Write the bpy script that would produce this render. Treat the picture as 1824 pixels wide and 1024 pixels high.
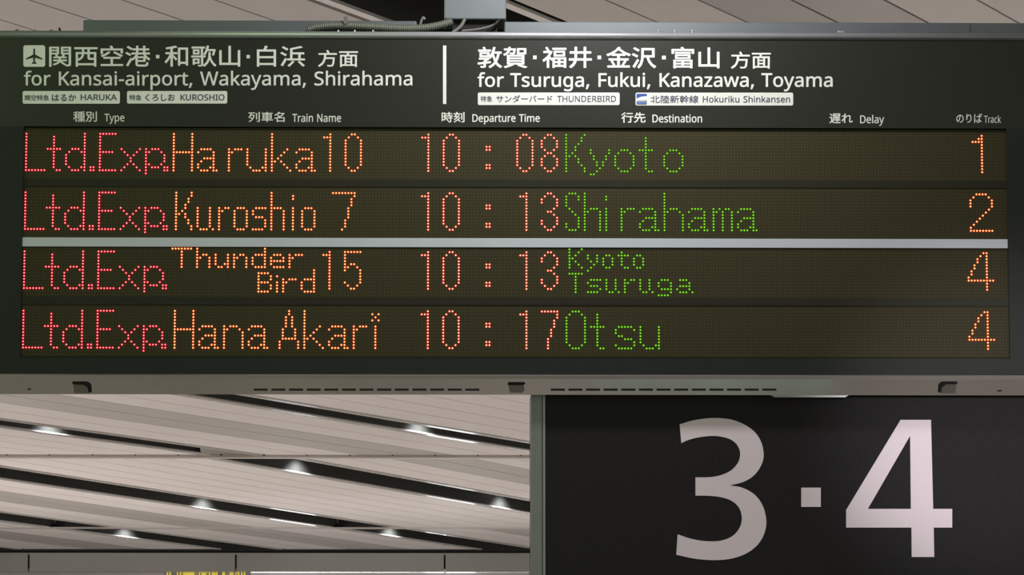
import bpy, bmesh, math, random
from mathutils import Vector, Matrix

for o in list(bpy.data.objects):
    bpy.data.objects.remove(o, do_unlink=True)
S = bpy.context.scene
COL = S.collection

# ------------------------------------------------------------------ camera
F = 6000.0                       # focal length in pixels of the 1824 px wide frame
YAW, PITCH, ROLL = 0.0133287396, 0.113284023, 0.000236641419
cy, sy, cp, sp = math.cos(YAW), math.sin(YAW), math.cos(PITCH), math.sin(PITCH)
FW = Vector((sy * cp, cy * cp, sp))
RT0 = Vector((cy, -sy, 0.0))
UP0 = RT0.cross(FW)
RT = RT0 * math.cos(ROLL) + UP0 * math.sin(ROLL)
UP = UP0 * math.cos(ROLL) - RT0 * math.sin(ROLL)
cam = bpy.data.cameras.new('camera')
cam.sensor_fit = 'HORIZONTAL'
cam.sensor_width = 36.0
cam.lens = F / 1824.0 * 36.0
cam.clip_end = 300.0
camo = bpy.data.objects.new('camera', cam)
COL.objects.link(camo)
camo.matrix_world = Matrix(((RT.x, UP.x, -FW.x, 0), (RT.y, UP.y, -FW.y, 0), (RT.z, UP.z, -FW.z, 0), (0, 0, 0, 1)))
S.camera = camo                   # the eye is the world origin; the station floor lies 1.6 m below it

# ------------------------------------------------------------------ light and exposure
S.view_settings.view_transform = 'Standard'
S.view_settings.look = 'None'
S.view_settings.gamma = 1.0
S.view_settings.use_curve_mapping = False
S.view_settings.exposure = 0.0
D = 7.7219626                     # distance of the board's display plane
WORLD_COLOR, WORLD_STRENGTH = (0.96, 1.0, 0.90), 0.34
w = bpy.data.worlds.new('station_light')
S.world = w
w.use_nodes = True
w.node_tree.nodes['Background'].inputs[0].default_value = (*WORLD_COLOR, 1)
w.node_tree.nodes['Background'].inputs[1].default_value = WORLD_STRENGTH


def lamp(name, kind, loc, energy, color=(1, 1, 1), aim=None, **kw):
    l = bpy.data.lights.new(name, kind)
    l.energy = energy
    l.color = color
    for k, v in kw.items():
        setattr(l, k, v)
    o = bpy.data.objects.new(name, l)
    COL.objects.link(o)
    o.location = loc
    if aim is not None:
        o.rotation_euler = (Vector(aim) - Vector(loc)).to_track_quat('-Z', 'Y').to_euler()
    return o


# ceiling lamps of the concourse (light the floor, which lights the planked ceiling)
for (lx, ly, e) in ((-5, 22, 430), (5, 22, 430), (-6, 33, 520), (5, 33, 480), (-4, 12, 165), (4, 12, 165), (-4, -4, 170), (4, -4, 170)):
    lamp('concourse_light', 'AREA', (lx, ly, 1.30 if ly > 30 else 1.85), e, (1.0, 0.965, 0.945), (lx, ly, -1.6), shape='RECTANGLE', size=3.0, size_y=0.5)
lamp('concourse_light', 'AREA', (-1, 46.5, 0.9), 140, (1.0, 0.95, 0.92), (-1.5, 46, -1.6), shape='RECTANGLE', size=8.0, size_y=0.5)  # added light that brightens the beam's soffit and the ceiling beyond
lamp('concourse_light', 'AREA', (-1, 35.0, -1.2), 55, (1.0, 0.97, 0.95), (-1.5, 42.1, 1.3), shape='RECTANGLE', size=6.0, size_y=0.5)  # added light near the floor, aimed up to brighten the far beam
# the ceiling spot in front of the board, and an unseen one added far behind the photographer to brighten the sign's right numeral
lamp('board_spot', 'AREA', (0.34, D - 0.72, 1.98), 14.5, (1.0, 0.96, 1.0), (0.25, D, 1.2), shape='DISK', size=0.16)
lamp('green_fill', 'AREA', (-2.3, D - 1.9, 2.0), 11.0, (0.60, 1.0, 0.38), (-0.8, D, 1.2), shape='RECTANGLE', size=1.2, size_y=0.4)  # added fill that tints the left of the board green
lamp('sign_fill', 'SPOT', (2.4, -4.5, 1.95), 2600.0, (1.0, 0.93, 1.0), (1.24, D + 0.07, 0.56), spot_size=math.radians(4.6), spot_blend=1.0, shadow_soft_size=0.05)


def ray(px, py):
    return FW + RT * ((px - 912.0) / F) - UP * ((py - 512.0) / F)


def W(px, py, Y=D):
    """The point of the upright plane at distance Y that the photograph shows at (px, py)."""
    d = ray(px, py)
    return d * (Y / d.y)


# ------------------------------------------------------------------ materials
def lin(c):
    return tuple((v / 12.92 if v <= 0.04045 else ((v + 0.055) / 1.055) ** 2.4) for v in (x / 255.0 for x in c))


def mat(name, rgb, rough=0.5, metal=0.0, noise=0.0, scale=30.0, spec=0.5, coat=0.0, emit=None, emit_strength=0.0):
    m = bpy.data.materials.new(name)
    m.use_nodes = True
    nt = m.node_tree
    b = nt.nodes['Principled BSDF']
    c = lin(rgb)
    b.inputs['Base Color'].default_value = (*c, 1)
    b.inputs['Roughness'].default_value = rough
    b.inputs['Metallic'].default_value = metal
    b.inputs['Specular IOR Level'].default_value = spec
    b.inputs['Coat Weight'].default_value = coat
    if emit:
        b.inputs['Emission Color'].default_value = (*emit, 1)
        b.inputs['Emission Strength'].default_value = emit_strength
    if noise:
        tc = nt.nodes.new('ShaderNodeTexCoord')
        n = nt.nodes.new('ShaderNodeTexNoise')
        n.inputs['Scale'].default_value = scale
        n.inputs['Detail'].default_value = 3.0
        r = nt.nodes.new('ShaderNodeValToRGB')
        r.color_ramp.elements[0].position = 0.3
        r.color_ramp.elements[1].position = 0.7
        r.color_ramp.elements[0].color = (*[v * (1 - noise) for v in c], 1)
        r.color_ramp.elements[1].color = (*[min(1, v * (1 + noise)) for v in c], 1)
        nt.links.new(tc.outputs['Object'], n.inputs['Vector'])
        nt.links.new(n.outputs['Fac'], r.inputs['Fac'])
        nt.links.new(r.outputs['Color'], b.inputs['Base Color'])
    return m


def emission(name, rgb, strength=1.0):
    m = bpy.data.materials.new(name)
    m.use_nodes = True
    nt = m.node_tree
    nt.nodes.remove(nt.nodes['Principled BSDF'])
    e = nt.nodes.new('ShaderNodeEmission')
    e.inputs[0].default_value = (*rgb, 1)
    e.inputs[1].default_value = strength
    nt.links.new(e.outputs[0], nt.nodes['Material Output'].inputs[0])
    return m


M_FACE = mat('black_face_acrylic', (34, 37, 28), 0.38, noise=0.08, scale=60, spec=0.4)
M_BORDER = mat('black_frame_paint', (37, 41, 37), 0.55, noise=0.06, scale=50, spec=0.2)
M_DIVIDER = mat('black_row_divider', (41, 40, 30), 0.55, noise=0.06, scale=50, spec=0.2)
M_WHITE = mat('white_print', (226, 229, 220), 0.5)
M_TAGTXT = mat('navy_print', (50, 54, 80), 0.5)
M_STRIP = mat('white_painted_strip', (190, 196, 202), 0.4, noise=0.02, scale=9)
M_RAIL = mat('satin_aluminium_rail', (190, 192, 197), 0.34, metal=0.6, noise=0.03, scale=14)
M_ALU = mat('brushed_aluminium', (150, 152, 150), 0.38, metal=0.7, noise=0.04, scale=12)
M_UNDER = mat('polished_underside', (190, 184, 178), 0.12, metal=0.75, noise=0.03, scale=5)
M_HOUSING = mat('dark_housing_paint', (58, 62, 58), 0.5, noise=0.05)
M_CASING = mat('grey_casing_paint', (102, 108, 110), 0.5, metal=0.5, noise=0.04, scale=12)
M_POST = mat('grey_post_paint', (108, 115, 117), 0.45, noise=0.03, scale=15)
M_DARK = mat('dark_recess', (18, 18, 16), 0.8)
M_SLOT = mat('dark_vent_slot', (44, 41, 38), 0.7)
M_SCREW = mat('bright_screw_steel', (225, 225, 225), 0.25, metal=0.9)
M_KNOB = mat('grey_rubber_knob', (110, 102, 98), 0.6)
M_LATCH = mat('grey_latch_metal', (128, 122, 116), 0.35, metal=0.5)
M_CONDUIT = mat('grey_conduit', (98, 104, 92), 0.45)
M_CABLE_PALE = mat('pale_cable_sheath', (118, 115, 108), 0.5)
M_CABLE_BLACK = mat('black_cable_sheath', (22, 22, 22), 0.5)
M_SIGN = mat('black_sign_face', (36, 34, 35), 0.6, noise=0.15, scale=220, spec=0.15)
M_NUMERAL = mat('reflective_white_vinyl', (232, 216, 223), 0.42, noise=0.012, scale=300)
M_SIGNFRAME = mat('sign_frame_aluminium', (128, 133, 124), 0.4, metal=0.45, noise=0.06, scale=8)
M_SIGNBEAD = mat('sign_frame_bead', (150, 154, 150), 0.3, metal=0.5)
M_CEIL = mat('ceiling_plank_light', (212, 206, 203), 0.55, noise=0.015, scale=3)
M_CEILG = mat('ceiling_plank_grey', (168, 164, 159), 0.45, noise=0.02, scale=3)
M_SLOTDARK = mat('ceiling_slot_dark', (42, 42, 38), 0.6)
M_BACKING = mat('ceiling_backing', (120, 108, 100), 0.8)
M_TRIM = mat('ceiling_trim_white_metal', (214, 210, 205), 0.10, metal=0.2)
M_JOINT = mat('ceiling_joint_metal', (182, 175, 168), 0.4, metal=0.2)
M_PLATE = mat('ceiling_slot_cover', (112, 111, 102), 0.5)
M_BEAM = mat('far_beam_panel', (150, 149, 142), 0.5, noise=0.02, scale=2)
M_SOFFIT = mat('far_beam_soffit', (176, 170, 164), 0.15, noise=0.02, scale=2)
M_FLOOR = mat('station_floor_stone', (182, 176, 171), 0.3, noise=0.10, scale=2)
M_FLOORPALE = mat('pale_reflection_strips', (196, 248, 232), 0.35, noise=0.18, scale=9)
M_WALL = mat('far_wall_plaster', (178, 172, 166), 0.6, noise=0.02, scale=2)
M_LENS = emission('lamp_lens', (1.0, 1.0, 1.0), 12.0)
M_BLUE = mat('emblem_blue', (44, 76, 160), 0.5)
M_SLATE = mat('emblem_slate_blue', (84, 112, 158), 0.5)
M_SKYGREY = mat('emblem_pale_grey', (176, 186, 196), 0.5)


# ------------------------------------------------------------------ object helpers
def children_of(o):
    return [c for c in bpy.data.objects if c.parent == o]


def link(name, mesh, parent=None, at=None):
    """One object; its mesh is in world coordinates. A child of an Empty that stands at `at` is moved back by it."""
    o = bpy.data.objects.new(name, mesh)
    COL.objects.link(o)
    if parent is not None:
        o.parent = parent
        if parent.type == 'EMPTY':
            o.location = -parent.location
    return o


def thing(name, label, category, loc, group=None):
    o = bpy.data.objects.new(name, None)
    COL.objects.link(o)
    o.location = loc
    o.empty_display_size = 0.1
    o['label'], o['category'] = label, category
    if group:
        o['group'] = group
    return o


def tag(o, label, category, group=None):
    o['label'], o['category'] = label, category
    if group:
        o['group'] = group
    return o


class MB:
    """Collects polygons into one mesh."""

    def __init__(self):
        self.v, self.f, self.mi, self.mats = [], [], [], []

    def m(self, material):
        if material not in self.mats:
            self.mats.append(material)
        return self.mats.index(material)

    def add(self, verts, faces, material):
        n, k = len(self.v), self.m(material)
        self.v += [tuple(p) for p in verts]
        self.f += [tuple(n + i for i in f) for f in faces]
        self.mi += [k] * len(faces)

    def box(self, x0, x1, y0, y1, z0, z1, material):
        self.add([(x0, y0, z0), (x1, y0, z0), (x1, y1, z0), (x0, y1, z0), (x0, y0, z1), (x1, y0, z1), (x1, y1, z1), (x0, y1, z1)],
                 [(0, 3, 2, 1), (4, 5, 6, 7), (0, 1, 5, 4), (1, 2, 6, 5), (2, 3, 7, 6), (3, 0, 4, 7)], material)

    def prism(self, quad, up, material):
        """A slab: a quad (seen from below counter-clockwise or not) and its copy moved by the vector up."""
        up = Vector(up)
        a = [Vector(p) for p in quad]
        n = len(a)
        self.add(a + [p + up for p in a],
                 [tuple(range(n)), tuple(range(2 * n - 1, n - 1, -1))] + [(i, n + i, n + (i + 1) % n, (i + 1) % n) for i in range(n)], material)

    def extrude_x(self, profile, x0, x1, material):
        """A closed (y, z) profile swept along x."""
        n = len(profile)
        self.add([(x0, y, z) for y, z in profile] + [(x1, y, z) for y, z in profile],
                 [tuple(range(n)), tuple(range(2 * n - 1, n - 1, -1))] + [(i, (i + 1) % n, n + (i + 1) % n, n + i) for i in range(n)], material)

    def cyl(self, a, b, r0, r1, material, n=12):
        a, b = Vector(a), Vector(b)
        d = (b - a).normalized()
        u = d.orthogonal().normalized()
        v = d.cross(u)
        ring = [u * math.cos(2 * math.pi * i / n) + v * math.sin(2 * math.pi * i / n) for i in range(n)]
        self.add([a + q * r0 for q in ring] + [b + q * r1 for q in ring],
                 [tuple(range(n - 1, -1, -1)), tuple(range(n, 2 * n))] + [(i, (i + 1) % n, n + (i + 1) % n, n + i) for i in range(n)], material)

    def build(self, name, parent=None, smooth=False, bevel=0.0, segments=2):
        me = bpy.data.meshes.new(name)
        me.from_pydata(self.v, [], self.f)
        for mm in self.mats:
            me.materials.append(mm)
        for p, k in zip(me.polygons, self.mi):
            p.material_index = k
            p.use_smooth = smooth
        bm = bmesh.new()
        bm.from_mesh(me)
        bmesh.ops.recalc_face_normals(bm, faces=bm.faces)
        if bevel:
            bmesh.ops.bevel(bm, geom=[e for e in bm.edges if e.is_manifold and e.calc_face_angle(0) > 0.6], offset=bevel, segments=segments,
                            affect='EDGES', profile=0.5)
        bm.to_mesh(me)
        bm.free()
        return link(name, me, parent)


def tube(name, pts, radii, material, parent=None, n=14):
    """A tube along pts with one radius per point."""
    pts = [Vector(p) for p in pts]
    vs, fs = [], []
    for i, p in enumerate(pts):
        d = (pts[min(i + 1, len(pts) - 1)] - pts[max(i - 1, 0)]).normalized()
        u = d.cross(Vector((0, 1, 0.01))).normalized()
        v = d.cross(u)
        for k in range(n):
            a = 2 * math.pi * k / n
            vs.append(p + (u * math.cos(a) + v * math.sin(a)) * radii[i])
    for i in range(len(pts) - 1):
        for k in range(n):
            fs.append((i * n + k, i * n + (k + 1) % n, (i + 1) * n + (k + 1) % n, (i + 1) * n + k))
    fs += [tuple(range(n)), tuple(range(len(vs) - n, len(vs)))]
    b = MB()
    b.add(vs, fs, material)
    return b.build(name, parent, smooth=True)


def spline(ctrl, n):
    """Catmull-Rom through ctrl."""
    c = [Vector(p) for p in ctrl]
    c = [c[0] * 2 - c[1]] + c + [c[-1] * 2 - c[-2]]
    out = []
    for i in range(1, len(c) - 2):
        for k in range(n):
            t = k / n
            out.append(0.5 * (2 * c[i] + (c[i + 1] - c[i - 1]) * t + (2 * c[i - 1] - 5 * c[i] + 4 * c[i + 1] - c[i + 2]) * t * t
                              + (3 * c[i] - 3 * c[i + 1] + c[i + 2] - c[i - 1]) * t ** 3))
    out.append(c[-2])
    return out


def flat_mesh(name, loops, Y, thick, material, weight=0.0):
    """Outlines in the upright plane at distance Y (x, z), filled even-odd and given a thickness towards the viewer."""
    cu = bpy.data.curves.new(name, 'CURVE')
    cu.dimensions = '2D'
    cu.fill_mode = 'BOTH'
    cu.extrude = thick / 2
    for lp in loops:
        s = cu.splines.new('POLY')
        s.points.add(len(lp) - 1)
        for q, (x, z) in zip(s.points, lp):
            q.co = (x, z, 0, 1)
        s.use_cyclic_u = True
    tmp = bpy.data.objects.new(name, cu)
    COL.objects.link(tmp)
    dg = bpy.context.evaluated_depsgraph_get()
    me = bpy.data.meshes.new_from_object(tmp.evaluated_get(dg), depsgraph=dg)
    bpy.data.objects.remove(tmp)
    bpy.data.curves.remove(cu)
    for v in me.vertices:
        x, z, h = v.co
        v.co = (x, Y - thick / 2 - h, z)
    if weight:                    # heavier strokes: the same face laid round in a small circle
        bm = bmesh.new()
        for k in range(9):
            r, a = (0.0, 0.0) if k == 8 else (weight, math.pi * k / 4)
            off = Vector((r * math.cos(a), 0.000004 * k, r * math.sin(a)))
            vs = [bm.verts.new(v.co + off) for v in me.vertices]
            for p in me.polygons:
                bm.faces.new([vs[i] for i in p.vertices])
        me = bpy.data.meshes.new(name)
        bm.to_mesh(me)
        bm.free()
    me.materials.clear()
    me.materials.append(material)
    me.name = name
    return me


def flat(name, loops, Y, thick, material, parent=None, weight=0.0):
    return link(name, flat_mesh(name, loops, Y, thick, material, weight), parent)


def pxloop(pts, Y):
    r = []
    for x, y in pts:
        p = W(x, y, Y)
        r.append((p.x, p.z))
    return r


def rounded(x0, y0, x1, y1, r, n=5):
    pts = []
    for cx, cy_, a0 in ((x1 - r, y0 + r, -90), (x1 - r, y1 - r, 0), (x0 + r, y1 - r, 90), (x0 + r, y0 + r, 180)):
        for k in range(n + 1):
            a = math.radians(a0 + 90 * k / n)
            pts.append((cx + r * math.cos(a), cy_ + r * math.sin(a)))
    return pts


# ------------------------------------------------------------------ lettering: glyph outlines (thousandths of the type size)

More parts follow.
